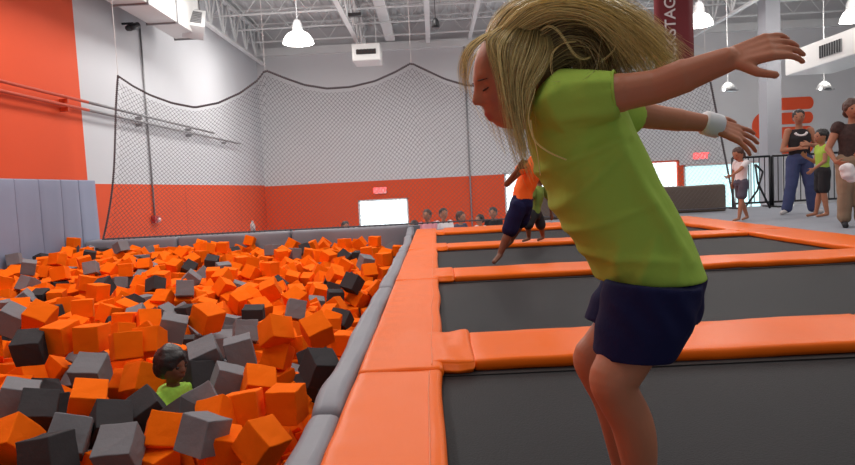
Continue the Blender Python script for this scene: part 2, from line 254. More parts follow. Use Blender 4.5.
'-38,37,1;-3374,6053,-338,39,59,-32,61,0;-6146,10010,-89,51,6,-5,85,0;-5633,10839,-40,89,5,5,42,2;-4876,8803,-211,71,65,14,-18,0;-2025,4433,-748,0,8,99,6,0;-5416,8479,-161,74,-49,-32,-30,0;-2887,10577,-215,18,55,53,-60,0;-3153,5876,-442,67,-54,-3,-49,0;-808,6249,-555,54,56,-43,-45,0;-4791,11226,-114,50,-53,-46,49,0;-4743,7452,-241,4,-98,-2,10,0;-4709,10266,-145,36,60,34,-62,1;-1875,6606,-333,27,29,-22,88,0;-4983,11207,-96,24,0,61,-74,1;-813,11556,-274,70,53,28,-36,1;-2980,4169,-402,9,-69,11,69,0;-2990,6477,-364,45,60,-58,30,0;-4068,8837,-260,7,-7,-50,-85,1;-5211,10217,-126,33,72,-32,-49,0;-4500,10336,-154,84,-49,-1,18,0;-3644,6216,-374,23,16,16,-93,0;-3501,6478,-314,51,-40,-59,-46,0;-3040,6701,-377,52,80,1,-25,0;-5458,10713,-95,43,-30,-73,42,0;-1741,5438,-394,6,-3,-59,80,1;-1667,6495,-335,19,-96,-9,-14,0;-3633,7432,-356,45,47,70,27,0;-5177,9814,-152,2,70,-7,70,0;-808,7563,-393,61,28,72,-10,0;-1089,10626,-245,30,62,-32,63,0;-6284,10984,-21,31,50,55,-58,0;-2533,8107,-261,69,-55,-41,16,0;-2359,9873,-115,69,-33,-36,51,0;-3423,10950,-171,66,47,-57,1,2;-5095,7609,-253,68,16,69,5,0;-2906,7993,-333,16,-83,3,-52,0;-3488,11409,-161,16,82,0,52,0;-1596,6327,-371,73,54,31,-24,0;-2535,5859,-388,55,39,-61,39,0;-2126,5798,-416,31,-62,28,-65,0;-2192,7165,-324,37,70,41,-43,0;-1285,8016,-228,48,68,-45,29,0;-5086,8834,-182,56,-38,54,48,0;-4976,9860,-154,26,13,66,-68,0;-3100,6104,-402,1,-60,-43,-66,2;-2456,5490,-404,74,62,-12,17,0;-4063,8438,-262,3,-7,99,-2,1;-4962,10439,-118,66,30,64,-22,0;-4721,8146,-234,96,13,9,18,0;-4207,9665,-211,57,-55,-26,-54,0;-747,7207,-399,52,16,-82,-1,0;-1795,9793,-180,58,18,64,44,0;-2646,6563,-397,70,-21,48,-46,1;-3954,7008,-317,9,75,-21,61,0;-4012,9348,-231,10,70,7,-68,0;-5219,11111,-78,20,57,64,-45,0;-3993,7324,-282,5,67,9,72,0;-1133,7587,-359,6,-5,-66,-73,0;-1261,4364,-447,3,-22,94,-21,0;-952,7174,-383,67,-53,-22,45,0;-4611,11274,-123,10,74,7,65,0;-2110,8823,-294,7,-96,2,-25,0;-2792,9380,-152,94,-27,16,0,0;-2804,7591,-333,67,-73,4,5,0;-2782,10345,-237,80,-55,-3,-22,0;-1297,6557,-404,6,-25,76,58,0;-5956,9863,-138,69,27,-47,-45,0;-963,5196,-571,18,-1,-4,97,0;-866,3983,-640,8,-85,3,-50,0;-1515,4680,-429,59,65,-36,-28,1;-3814,5502,-431,55,-15,-25,-77,2;-4451,10522,-148,28,51,53,-60,0;-1572,10270,-208,22,85,-16,43,0;-935,6718,-596,64,-73,-17,-11,0;-724,8788,-328,54,-20,65,48,0;-3968,10833,-10,39,74,-45,29,0;-1989,11480,-123,19,-40,51,72,0;-825,4555,-616,72,-7,-67,-11,0;-5380,10184,-122,1,-67,-6,72,0;-3535,10404,-195,75,17,-50,37,0;-5122,10862,-89,37,-39,61,-57,0;-3680,10685,-50,2,-54,-23,80,0;-1282,4164,-446,40,38,-58,-58,0;-1393,10673,-282,12,-61,-57,-53,0;-4241,5985,-253,50,-55,51,40,0;-1081,4984,-582,46,-54,45,53,0;-2548,3828,-437,14,1,1,-98,0;-1468,4287,-473,48,42,-17,-74,1;-4737,8352,-233,59,-43,-50,-43,0;-6178,9381,-153,62,-38,-56,37,0;-1689,7489,-347,83,23,44,-18,0;-3291,7809,-302,42,49,57,-49,0;-3254,7993,-295,64,76,-2,0,0;-4983,8211,-239,28,46,53,64,0;-3320,10614,-187,14,3,68,71,0;-3055,11007,-217,38,-10,79,-46,0;-3068,7634,-332,49,'
'23,-48,67,0;-1681,8902,-318,53,-31,-59,-51,0;-5562,10477,-88,8,-56,79,16,0;-4991,10626,-105,55,-45,45,-53,0;-867,7353,-397,45,-69,30,-45,0;-5549,10282,-17,30,89,-16,-27,0;-3628,6821,-317,7,-68,-2,-71,0;-5862,10786,-25,50,-50,52,-46,0;-1279,3900,-610,10,-41,-88,14,0;-2770,4817,-722,60,-73,24,17,0;-729,6745,-543,16,-67,-8,-71,0;-2825,7423,-334,50,0,84,-18,0;-4438,7507,-287,43,-62,-62,-15,0;-4736,9480,-177,34,47,-61,52,0;-1743,11346,-226,29,56,-76,0,0;-1319,3657,-613,34,48,60,53,0;-5213,9052,-163,5,-4,-99,0,1;-4621,10506,-135,68,-7,-71,-9,0;-3677,8143,-227,74,40,-49,-19,0;-5574,9485,13,52,52,53,-40,0;-6135,9730,-127,52,52,-50,43,0;-4443,11388,-137,23,63,37,-62,0;-1539,9621,-165,77,22,-54,23,0;-773,4729,-604,2,-59,75,-27,0;-3869,6247,-347,18,72,24,-61,0;-3480,6436,-479,21,17,66,69,0;-3251,7266,-330,69,-4,71,-4,0;-956,8176,-361,11,57,30,-74,0;-6310,11182,-28,40,-49,-72,-25,2;-2307,7727,-327,67,-17,-4,71,0;-5648,8482,-207,70,46,-43,31,0;-1138,8508,-334,4,11,-67,72,0;-5461,9209,-146,48,43,62,-42,0;-5961,9393,-148,0,85,51,-5,0;-2375,9571,-277,13,19,16,95,0;-4056,6418,-353,70,-69,13,7,0;-4908,8003,-232,59,-39,56,42,0;-4311,8430,-263,0,-95,20,-20,0;-1017,8347,-347,59,-37,-59,-39,0;-4034,9540,-220,1,0,71,69,0;-4990,11383,-97,3,-72,-18,65,0;-854,5816,-574,63,33,33,60,0;-780,7184,-563,68,-19,-68,-15,0;-2003,6448,-402,54,-23,41,69,0;-3908,7523,-275,55,-25,32,72,0;-3272,7628,-315,33,42,-29,-78,0;-4466,8546,-260,54,37,49,56,0;-2172,9868,-310,17,75,25,-57,0;-3314,10393,-211,23,82,50,-1,0;-1086,11110,-262,37,-50,47,61,0;-5093,9999,-145,78,5,-1,-60,0;-2354,7998,-338,40,60,46,50,0;-1344,8118,-360,32,20,-53,-74,0;-4794,9781,-167,54,64,40,36,0;-5886,10983,-34,85,17,-47,8,1;-4776,6971,-277,54,36,-52,-54,0;-1767,10034,-168,53,30,-62,46,0;-731,8595,-503,20,60,36,-67,0;-2079,8039,-311,14,69,-17,67,0;-2638,9458,-267,47,45,-61,43,0;-3143,10082,-213,28,-45,-84,-3,0;-4421,10712,-168,20,9,-89,36,0;-820,3788,-658,72,-28,55,-30,0;-1329,7847,-360,9,-97,-4,20,2;-4373,11212,-147,28,-58,46,59,0;-1486,11214,-175,24,64,-71,-8,0;-1420,11554,-177,73,-6,-64,19,0;-3058,5166,-390,49,46,-50,53,0;-3132,7454,-393,50,-71,-43,17,0;-3127,8172,-308,35,-33,-57,65,1;-4842,9190,-200,52,44,37,62,0;-4213,9478,-221,0,48,16,-85,1;-2626,10279,-257,36,-17,-49,77,0;-1027,4344,-537,40,-72,-31,-45,0;-4543,8356,-248,70,7,-59,37,0;-3932,10136,-196,52,-53,-46,46,0;-4178,10943,-212,85,23,12,-44,0;-1011,11564,-303,13,-20,-9,-96,0;-3806,7263,-304,42,-49,-64,-40,0;-1596,7291,-359,5,-13,56,-80,0;-2231,8368,-301,8,-73,66,6,0;-4679,8604,-241,50,70,-41,-26,0;-3465,9471,-229,60,-10,77,-16,0;-2120,9619,-307,62,-54,-31,45,0;-5255,8889,-159,72,4,6,67,0;-806,6024,-597,97,8,-11,-14,0;-4220,6544,-353,57,37,-35,63,0;-1992,7271,-319,72,-43,46,25,0;-5223,7797,-246,14,-81,0,54,0;-2055,8260,-354,36,-51,-30,71,0;-4945,9019,-197,62,3,75,-15,0;-1574,10753,-264,11,-44,88,-6,0;-3150,10885,-295,25,20,-14,-93,0;-4225,10452,-154,27,71,63,8,0;-1010,7595,-705,5,-1,-73,67,2;-1122,3741,-616,46,84,23,11,1;-776,5091,-575,59,-37,59,39,0;-2598,73'
'65,-499,1,57,21,78,0;-3112,7809,-312,23,70,-48,-46,0;-1487,8868,-371,82,23,-50,-7,0;-5732,9627,-152,45,-40,53,-58,0;-4243,11386,-151,2,10,-64,-75,0;-2520,3702,-611,57,37,-71,8,0;-1093,3950,-615,9,-16,96,-16,0;-4037,6096,-378,50,-45,40,-61,0;-1606,8015,-487,3,84,39,-35,0;-3809,8244,-263,25,-25,47,-80,0;-5251,8561,-279,31,48,-63,50,0;-1098,8729,-384,19,-22,59,74,0;-920,9190,-317,68,-27,66,-10,0;-6331,9620,-144,50,30,-47,65,0;-4377,10018,-219,19,-50,-65,-51,2;-3534,10804,-177,32,-14,66,-65,0;-2907,10771,-204,60,48,-37,50,0;-990,7079,-542,73,66,13,0,0;-5645,9053,-297,44,-57,36,57,0;-3392,5833,-375,45,-49,65,34,0;-2413,7010,-470,78,-60,-12,-2,0;-1742,6804,-318,13,-18,74,-62,0;-2831,7104,-332,78,-48,28,-25,1;-1371,7662,-401,16,31,19,91,2;-5305,8325,-256,33,-63,14,-68,2;-4241,8857,-264,51,48,53,-45,0;-4038,9124,-244,82,-9,54,-4,1;-3430,9007,-252,51,17,83,-2,0;-2513,9285,-278,55,-47,34,-59,0;-2930,10010,-224,32,40,61,59,0;-2063,3627,-608,69,69,-6,-15,0;-3986,8155,-417,73,46,33,-36,2;-2811,6146,-355,79,22,48,-28,2;-1161,7120,-418,25,-69,-65,10,0;-5374,8095,-247,17,-29,66,66,0;-4634,8924,-289,54,-36,72,-20,2;-3761,9125,-238,2,-42,-60,67,0;-1685,9417,-325,69,10,66,-24,1;-5006,9390,-176,37,-14,64,-64,0;-4524,9862,-177,58,-62,-47,-20,2;-1114,10923,-253,6,72,68,-2,0;-3331,11244,-318,76,-26,32,-48,0;-3895,5881,-388,66,68,-10,-28,0;-3255,9817,-215,34,7,-63,68,0;-1893,3811,-712,54,-5,75,35,0;-991,4734,-621,48,22,58,61,0;-3328,6194,-488,67,31,64,-17,0;-1063,7287,-563,64,-12,-73,-17,0;-1790,8170,-480,42,-71,-48,28,2;-5411,8875,-308,67,6,70,-20,1;-751,9033,-484,49,-43,19,72,0;-1041,10573,-411,69,-70,-7,4,0;-4213,6178,-385,65,10,-73,-12,0;-2600,7597,-334,1,-93,-34,-1,2;-1140,8143,-347,70,66,-16,14,2;-3663,8591,-261,78,12,11,59,0;-2507,8835,-302,44,26,-49,69,0;-6213,9191,-204,30,72,24,56,0;-2562,9041,-292,15,4,-75,-63,0;-4721,9960,-161,32,-57,57,-49,1;-3518,10598,-186,5,70,-8,69,0;-1539,10959,-262,70,-5,-69,-4,0;-1299,11224,-271,7,-82,13,53,0;-1818,11514,-290,18,59,22,-75,0;-996,5157,-737,53,-54,-41,49,0;-3273,6403,-479,11,-69,6,70,0;-1661,7767,-497,32,-78,-46,22,0;-997,9126,-482,13,63,19,73,1;-724,10798,-414,3,7,69,71,2;-3324,11457,-342,50,-35,75,-21,0;-2731,3855,-433,48,54,61,-30,0;-967,6524,-544,41,-10,90,4,0;-4962,7108,-266,56,30,57,-51,2;-2536,7891,-328,1,77,9,-62,0;-1202,8307,-349,53,-61,24,52,0;-4268,8618,-269,70,70,8,7,0;-3224,8621,-281,9,14,16,96,0;-958,8537,-337,42,49,50,-56,0;-2323,9374,-359,12,60,77,13,0;-6318,9792,-110,1,74,-63,-20,0;-2233,10256,-306,1,-50,-83,22,0;-1429,10426,-290,3,76,-63,-2,1;-2249,10514,-291,9,-53,-83,0,0;-1830,10839,-277,16,-34,-71,58,0;-1821,11114,-272,11,72,12,-66,0;-738,3303,-618,34,-10,53,-76,0;-3138,10524,-255,5,6,98,11,1;-918,10822,-326,31,3,-91,-23,0;-1264,7271,-516,54,5,80,21,0;-1553,7577,-486,0,2,99,7,0;-1637,8318,-499,52,-70,-28,39,0;-840,9248,-528,26,-94,-17,0,0;-728,3559,-619,12,-13,16,96,0;-2641,5215,-400,4,-98,5,10,0;-1583,5377,-394,28,-44,-47,-70,1;-964,7707,-373,59,41,-47,-49,0;-4270,8240,-254,7,11,-76,-62,0;-3451,805'
'1,-276,35,71,18,-57,0;-1846,7993,-446,8,63,-71,26,0;-6015,8673,-139,73,-5,-65,-14,0;-3194,8786,-280,8,7,-4,98,0;-4236,9068,-251,57,34,65,-34,1;-3838,9523,-224,51,84,0,-10,0;-5737,9952,-132,41,37,66,-50,0;-2228,10039,-308,31,35,81,-33,1;-4138,10643,-237,22,-22,93,-14,0;-5612,11358,-172,65,38,23,60,2;-4141,11218,-163,28,-95,-1,9,0;-2699,11033,-217,4,-74,-32,58,2;-5286,7608,-95,62,-10,66,39,0;-3660,9485,-226,77,60,-11,-14,2;-5978,10468,-145,8,-85,14,-47,0;-6112,11249,-79,5,51,-80,28,0;-2444,11221,-262,92,25,-20,-15,1;-824,3116,-783,50,-55,-48,-44,0;-759,3371,-783,27,31,61,66,0;-707,3936,-788,2,-6,-72,-68,0;-1515,4137,-767,0,63,71,-28,2;-1807,4423,-755,65,-65,-22,28,0;-1576,4479,-763,63,-61,-21,41,1;-2727,4583,-724,61,41,56,-35,0;-762,5096,-740,9,-78,8,59,1;-1272,6368,-698,62,32,57,-41,1;-1542,2905,-643,15,23,-64,-71,0;-1333,2975,-627,83,11,-8,52,1;-1046,2857,-622,14,69,13,-68,0;-1506,3105,-628,18,75,13,-61,0;-738,3095,-621,95,-11,21,-13,0;-2103,3345,-635,16,-63,-9,-74,0;-1904,3241,-637,66,73,9,-1,1;-568,3465,-710,19,-44,77,40,0;-664,3649,-784,49,45,49,54,2;-666,3966,-624,78,61,-3,5,2;-4041,4167,-581,63,-14,-73,-18,2;-1486,4108,-603,42,-75,-37,-34,0;-745,4175,-628,31,-63,33,62,0;-3247,4422,-548,59,-17,77,-11,0;-791,4363,-625,8,-73,-4,-66,0;-3491,4626,-539,49,51,-43,-55,1;-2349,4732,-572,68,10,-5,-72,0;-1924,4864,-632,61,19,-31,-69,0;-5393,6185,-436,40,56,33,-63,1;-5499,6335,-432,50,76,40,8,0;-1854,6319,-512,72,-54,11,-39,0;-5663,6437,-375,18,35,31,-85,0;-1466,7152,-495,51,-40,36,66,0;-6292,7428,-377,5,4,-98,-11,1;-2586,7578,-499,52,-47,67,21,0;-565,9426,-647,54,3,77,32,2;-598,11287,-590,44,-1,-1,89,0;-1094,2410,-489,57,51,-57,27,0;-3020,2616,-476,29,62,-52,49,0;-2762,2715,-494,41,67,43,-42,0;-1648,2755,-528,8,-4,98,10,0;-1236,2724,-570,2,-50,-80,30,0;-3129,3001,-457,40,-24,67,-56,0;-2653,2980,-501,76,31,5,54,0;-2479,2968,-512,53,33,-55,-53,0;-1945,2845,-497,33,39,-69,-50,2;-543,3029,-643,10,73,-7,-66,0;-3118,3207,-446,49,29,48,-65,2;-2938,3202,-466,71,20,66,-3,0;-2764,3161,-485,13,-64,-28,69,2;-2595,3183,-494,69,6,70,11,2;-1523,3312,-618,7,-3,-86,48,2;-584,3254,-785,98,-2,9,-6,0;-3524,3521,-425,17,-68,19,67,0;-3182,3397,-436,61,-38,-46,-49,0;-2980,3420,-448,69,34,-36,50,0;-2801,3441,-461,54,39,-52,-51,0;-2621,3396,-522,60,-11,71,-32,0;-3443,3683,-422,40,41,-58,-57,0;-3189,3589,-428,5,60,-73,-30,0;-2969,3626,-436,20,-71,11,65,0;-2683,3666,-446,66,-26,-64,-27,0;-2501,3604,-452,39,-32,74,-42,0;-3915,4019,-463,45,-4,-31,-83,2;-3685,4122,-441,4,-49,60,-61,0;-3126,3813,-423,48,-38,-56,54,2;-4092,4199,-413,11,-88,-32,-30,0;-3855,4263,-427,69,-53,43,21,0;-3575,4300,-431,77,6,48,-40,0;-3362,4268,-445,30,-42,39,-75,0;-4199,4332,-564,29,-88,-24,-24,0;-3745,4458,-382,8,-58,79,13,0;-3528,4489,-377,60,-58,-38,38,0;-3204,4459,-391,31,61,26,-67,0;-2288,4555,-573,2,99,-2,8,0;-568,4319,-796,74,38,31,-43,0;-4393,4812,-396,19,-69,52,45,0;-3759,4655,-376,65,-52,-28,-46,0;-3470,4773,-404,45,-40,66,-42,0;-3285,4815,-464,24,53,-78,21,2;-585,4672,-775,30,-93,-15,-4,0;-4422,5'
'007,-395,84,2,14,-51,0;-4227,4969,-394,11,-72,-2,67,0;-3825,5018,-386,30,-63,42,-56,0;-3622,5053,-439,86,-16,43,-17,2;-561,5049,-741,1,82,-55,3,0;-4692,5085,-384,12,-55,-79,18,0;-4087,5170,-408,12,69,-14,-68,1;-3752,5239,-399,47,16,7,85,2;-4393,5398,-411,69,-68,18,3,1;-4204,5378,-462,75,-22,28,55,0;-4009,5438,-417,62,45,34,-52,2;-2057,5341,-527,29,-70,-6,63,1;-567,5224,-605,41,-79,-22,38,0;-4797,5842,-417,66,-57,-6,-47,0;-4590,5776,-408,64,40,16,-62,0;-4369,5600,-428,15,4,97,13,0;-4165,5740,-434,12,-23,81,51,0;-3982,5627,-416,82,-4,54,-16,1;-3716,5734,-407,73,62,23,-1,2;-1558,5578,-390,92,3,1,36,2;-657,5477,-568,29,3,21,92,0;-5219,5820,-360,63,4,43,63,0;-4600,6047,-384,70,-16,7,-68,0;-4402,5816,-432,67,38,35,-51,0;-4264,5964,-418,70,62,-10,31,0;-4080,5911,-403,43,56,65,23,0;-5328,6245,-272,47,-10,30,-81,0;-5043,6146,-302,55,48,-56,36,0;-4830,6174,-380,50,72,-32,34,0;-659,5893,-537,60,37,60,-36,0;-5478,6445,-266,10,3,-63,76,0;-5112,6367,-298,5,61,65,42,2;-4829,6392,-337,79,36,-42,24,0;-1785,6278,-349,19,60,76,9,0;-567,6423,-582,8,86,7,48,0;-5329,6714,-269,97,-5,4,21,0;-1479,6623,-335,66,-43,59,9,0;-1110,6714,-458,39,-30,-81,29,1;-549,6748,-578,31,-58,-32,67,0;-5465,6856,-269,51,48,57,-40,0;-3832,6865,-483,64,75,0,5,0;-566,6958,-464,90,-13,-38,7,0;-5795,7224,-254,76,-21,9,-59,0;-5613,7143,-264,75,21,60,-10,0;-5427,7046,-273,18,-97,-2,-3,0;-5256,7225,-268,77,-4,62,-7,0;-3749,7000,-313,47,-36,64,47,0;-5852,7400,-248,24,-79,0,-55,0;-5274,7408,-267,53,0,-82,-17,0;-664,7399,-404,67,-26,59,34,2;-6255,7618,-214,61,-13,76,11,1;-6053,7649,-271,37,-85,29,20,0;-5488,7617,-264,52,38,61,-44,0;-5302,7613,-262,27,-48,5,-82,2;-5975,7908,-219,15,-72,-64,18,0;-5685,7772,-247,78,18,56,14,0;-1132,7932,-351,28,-67,36,-57,1;-6232,8104,-201,35,-26,-59,66,0;-5908,8080,-202,55,26,-75,-23,0;-5726,7992,-224,66,34,-41,51,0;-4417,8103,-242,59,41,55,-39,0;-6094,8307,-180,48,0,-77,-39,0;-5853,8324,-171,58,-39,-50,-49,1;-3016,8357,-355,59,-1,-73,32,0;-6305,8536,-167,33,-75,-55,-5,0;-6028,8483,-155,95,26,-14,-2,0;-6193,8847,-170,72,13,-66,-5,0;-702,9092,-320,7,28,-79,-52,0;-1503,9361,-321,72,30,-48,38,0;-5233,9639,-158,69,69,-11,-13,1;-5566,9991,-135,64,16,-74,2,0;-540,9870,-639,70,-69,9,3,0;-3900,10332,-189,15,12,-70,-68,0;-3718,10329,-196,66,-51,52,-15,1;-3923,10608,-181,44,61,-46,45,0;-665,10339,-440,5,66,7,-74,0;-3986,10811,-174,43,53,46,-55,1;-1224,11542,-321,51,32,-48,62,0;-2447,2399,-318,11,56,-79,18,0;-1769,2211,-341,95,11,24,-4,0;-2415,2595,-330,14,72,39,-53,0;-2112,2445,-330,55,-9,-78,-25,1;-1831,2392,-347,41,-51,59,46,0;-1654,2392,-357,56,-43,46,-51,0;-1323,2438,-487,2,2,98,11,1;-2912,2796,-436,56,-30,-12,-75,1;-2133,2705,-335,22,-52,57,59,2;-1120,2617,-483,52,38,15,-74,0;-2672,2836,-365,29,-92,21,11,0;-2333,2972,-352,69,32,54,33,0;-3332,3093,-442,61,20,71,26,0;-2640,3081,-331,53,-37,-68,-32,0;-2778,3490,-303,79,55,-13,-16,0;-2499,3274,-324,7,-3,72,-67,1;-3711,3641,-509,78,35,19,-46,2;-3449,3645,-258,47,-63,21,-57,0;-3110,3574,-267,43,64,-58,22,0;-2705,3655,-280,61,32,-'
'58,41,0;-3935,4066,-304,51,-81,-3,-25,1;-3542,3935,-446,21,4,97,-3,0;-3169,3787,-258,35,39,-65,-53,0;-3861,4285,-263,2,-81,56,-7,1;-550,4139,-796,64,1,-75,5,0;-3811,4535,-214,48,-18,79,31,0;-627,4401,-626,54,48,53,-42,0;-4281,4898,-228,14,-12,-2,97,1;-4331,4532,-436,14,-69,-42,56,0;-1379,4546,-490,18,-30,-46,81,0;-592,4487,-789,81,-25,5,-51,0;-3886,4843,-382,69,-21,21,65,2;-1848,5043,-468,28,73,53,29,0;-4499,5199,-234,21,-60,24,72,0;-4194,5122,-235,6,-2,-98,14,0;-4282,5706,-279,18,49,1,-84,1;-4696,5294,-382,67,13,-7,-71,0;-4055,5393,-251,1,-68,26,67,0;-608,5713,-633,68,-37,29,55,0;-5034,5565,-334,8,-42,-8,89,0;-4769,5988,-320,37,76,-50,12,0;-4459,5916,-283,53,-39,65,37,0;-5366,6383,-104,8,75,-58,28,2;-5053,6129,-135,89,6,3,42,0;-4509,6147,-214,31,66,58,34,0;-1730,6115,-361,61,5,0,77,0;-571,5777,-458,24,84,-46,-2,1;-5110,6563,-280,17,94,-25,-9,1;-4572,6393,-193,5,7,81,-56,0;-5844,6728,-334,48,-48,-12,71,0;-5687,6988,-231,93,-4,-28,-18,0;-5159,6858,-242,15,93,30,4,0;-5501,7298,-184,90,-34,21,4,0;-6319,7779,-115,11,-78,59,11,0;-5685,7664,-89,85,-8,-24,44,1;-4332,7850,-235,72,56,-24,-31,0;-566,7574,-459,50,-64,22,-53,1;-6238,8150,-32,14,-65,73,7,2;-5533,7884,-117,64,-38,14,-63,2;-4158,8057,-303,7,-48,-65,57,1;-790,8215,-522,93,16,15,25,0;-6304,8529,-2,24,1,65,-71,0;-5083,8640,-165,15,9,41,-88,0;-6016,9194,-142,14,72,3,-66,0;-568,9507,-419,60,-30,31,-66,0;-2458,10209,-179,19,47,-78,35,0;-571,10001,-468,68,69,11,18,0')
# ================================================================== THE SETTING
XL, YF, ZG, ZD = -6.5, 25.0, -1.65, 7.0
def wallmesh(name, quads, mats): # quads: (pts, material index)
    mb = MB()
    for q, i in quads: mb.quad(q, i)
    return struct(mb.build(name, mats))
def yz(x, y0, y1, z0, z1): return [(x, y0, z0), (x, y1, z0), (x, y1, z1), (x, y0, z1)]
def xz(y, x0, x1, z0, z1): return [(x0, y, z0), (x1, y, z0), (x1, y, z1), (x0, y, z1)]
WTL = 6.0
mb = MB()
mb.box(XL-.2, XL, -3, 12.2, ZG, ZD, 0); mb.box(XL-.2, XL, 12.2, YF, 1.17, ZD, 1); mb.box(XL-.2, XL, 12.2, YF, ZG, 1.17, 0)
struct(mb.build('wall_left', [M['orangewall'], M['white']]))
# back wall with openings (x0,x1,z0,z1)
openings = []
def op(px0, py0, px1, py1):
    a = at(px0, py0, YF); b = at(px1, py1, YF); return (a.x, b.x, b.z, a.z)
door = (at(358, 200, YF).x, at(408, 200, YF).x, ZG, at(383, 199, YF).z)
win1 = (at(504, 172, YF).x, at(552, 172, YF).x, ZG, at(528, 172, YF).z)
win2 = (at(640, 162, YF).x, at(679, 162, YF).x, ZG, at(660, 161, YF).z)
win3 = (at(683.5, 164, YF).x, at(771, 163, YF).x, ZG, at(710, 164, YF).z)
cuts = sorted([door, win1, win2, win3])
XR = 19.0
mb = MB(); x = XL-.2; ZB = 1.13; XB = win2[1]+.3
for c in cuts+[(XR, XR, 0, 0)]:
    if c[0] > x:
        if c[0] <= XB:
            mb.box(x, c[0], YF, YF+.2, ZG, ZB, 0); mb.box(x, c[0], YF, YF+.2, ZB, ZD, 1)
        else:
            xm = max(x, min(XB, c[0]))
            if x < XB: mb.box(x, xm, YF, YF+.2, ZG, ZB, 0); mb.box(x, xm, YF, YF+.2, ZB, ZD, 1)
            mb.box(xm, c[0], YF, YF+.2, ZG, ZD, 1)
    if c[1] > c[0]:
        o_ = 0 if (c[3] < ZB and c[0] < XB) else 1
        if c[3] < ZB: mb.box(c[0], c[1], YF, YF+.2, c[3], ZB, o_); mb.box(c[0], c[1], YF, YF+.2, ZB, ZD, 1)
        else: mb.box(c[0], c[1], YF, YF+.2, c[3], ZD, 1)
    x = c[1]
struct(mb.build('wall_back', [M['orangewall'], M['greywall']]))
for i, (c, m_) in enumerate([(door, 'window'), (win1, 'window'), (win2, 'window'), (win3, 'windowcyan')]):
    w = struct(MB().box(c[0], c[1], YF+.12, YF+.15, c[2], c[3]).build('window_%d' % (i+1), M[m_]))
    fr = MB()
    fr.box(c[0], c[0]+.06, YF-.03, YF+.12, c[2], c[3]).box(c[1]-.06, c[1], YF-.03, YF+.12, c[2], c[3]).box(c[0], c[1], YF-.03, YF+.12, c[3]-.06, c[3])
    if i == 3:
        for k in (.58, .76): xx = c[0]+(c[1]-c[0])*k; fr.box(xx, xx+.05, YF-.02, YF+.12, c[2], c[3])
    fr.build('window_frame', M['orangewall'] if i in (2,) else M['steel'], w)
struct(MB().box(XR, XR+.2, -3, YF, ZG, ZD).build('wall_right', M['greywall']))
struct(MB().box(XL-.2, XR, 10.95, YF+.2, ZG-.1, ZG).build('floor', M['concrete']))
# roof deck: real corrugation running front to back
mb = MB(); x = XL-.2; k = 0
prof = []
while x < XR+.2:
    z = ZD+(.05 if k % 4 in (0, 1) else 0); prof.append((x, z)); x += (.11 if k % 2 == 0 else .04); k += 1
for a, b in zip(prof, prof[1:]): mb.quad([(a[0], -3, a[1]), (b[0], -3, b[1]), (b[0], YF+.2, b[1]), (a[0], YF+.2, a[1])])
struct(mb.build('ceiling', M['deck']))
# ---- roof steel
def truss(name, p0, p1, h, n, rc=.045, rw=.022, label='', group=None, posts=False):
    p0 = Vector(p0); p1 = Vector(p1); up = Vector((0, 0, h)); mb = MB()
    d = (p1-p0).normalized(); s = d.cross(Vector((0, 0, 1)))*rc*.7
    for q in (p0, p0+up):
        for sg in (-1, 1):
            a = q+s*sg; b = a+(p1-p0); mb.tube([a, b], rc, 4)
    for i in range(n):
        a = p0+(p1-p0)*(i/n); m_ = p0+(p1-p0)*((i+.5)/n)+up; b = p0+(p1-p0)*((i+1)/n)
        mb.tube([a, m_], rw, 5); mb.tube([m_, b], rw, 5)
        if posts: mb.tube([a, a+up], rw, 5)
    o = mb.build(name, M['steel']); tag(o, label, 'roof truss', group); return o
jy = [7.5, 9.3, 11.1, 12.9, 14.7, 16.5, 18.3, 20.1, 21.9, 23.7]
for y in jy:
    truss('roof_joist', (XL+.05, y, 6.28), (XR-.1, y, 6.28), .62, 26, .028, .016, 'thin white open-web steel joist crossing under the roof deck', 'white roof joists crossing the hall')
lab = {-6.2: 'white steel girder truss running along the white left wall', -2.3: 'white steel girder truss above the pit, running to the back wall',
       3.6: 'white steel girder truss above the trampolines', 9.6: 'white steel girder truss with slanted webs beside the grey column'}
for x in lab:
    truss('roof_girder', (x, 6, 5.72), (x, YF-.02, 5.72), 1.1, 14 if x != -6.2 else 16, .05, .032, lab[x], posts=(x in (-6.2, 9.6)))
# broad ledger along the top of the back wall
struct(MB().box(XL, XR, YF-.25, YF, 6.0, 6.28).build('trim_1', M['steel']))
for k, (x, z, w) in enumerate([(-1.35, 6.3, .34), (.05, 6.15, .16), (1.6, 6.2, .12)]):
    tag(MB().box(x-w/2, x+w/2, 7, YF-.3, z, z+.2).build('roof_beam', M['steel']),
        ['broad white beam running above the air conditioner box', 'white beam running beside the black hanging speaker', 'narrow white beam above the net between the girders'][k], 'roof beam')
# grey column right of the pit hall
p = at(767, 100, 20); q = at(781.5, 100, 20)
M['column'] = mat('column grey paint', srgb(152, 152, 158), .8)
struct(MB().box(p.x, q.x, 20, 20.5, ZG, ZD).build('column', M['column']))
# far wall conduit and wall joints
a = at(466, 90, YF-.05)
tag(MB().tube([(a.x, YF-.04, 6), (a.x, YF-.04, ZG)], .03, 8).build('wall_conduit', M['galv'], smooth=True), 'thin grey vertical conduit on the back wall behind the net', 'pipe')
for k, px in enumerate((186, 240)):
    a = atx(px, 200, XL)
    struct(MB().box(XL, XL+.006, a.y-.012, a.y+.012, ZG, 1.17).build('trim_%d' % (k+2), M['orangepipe']))
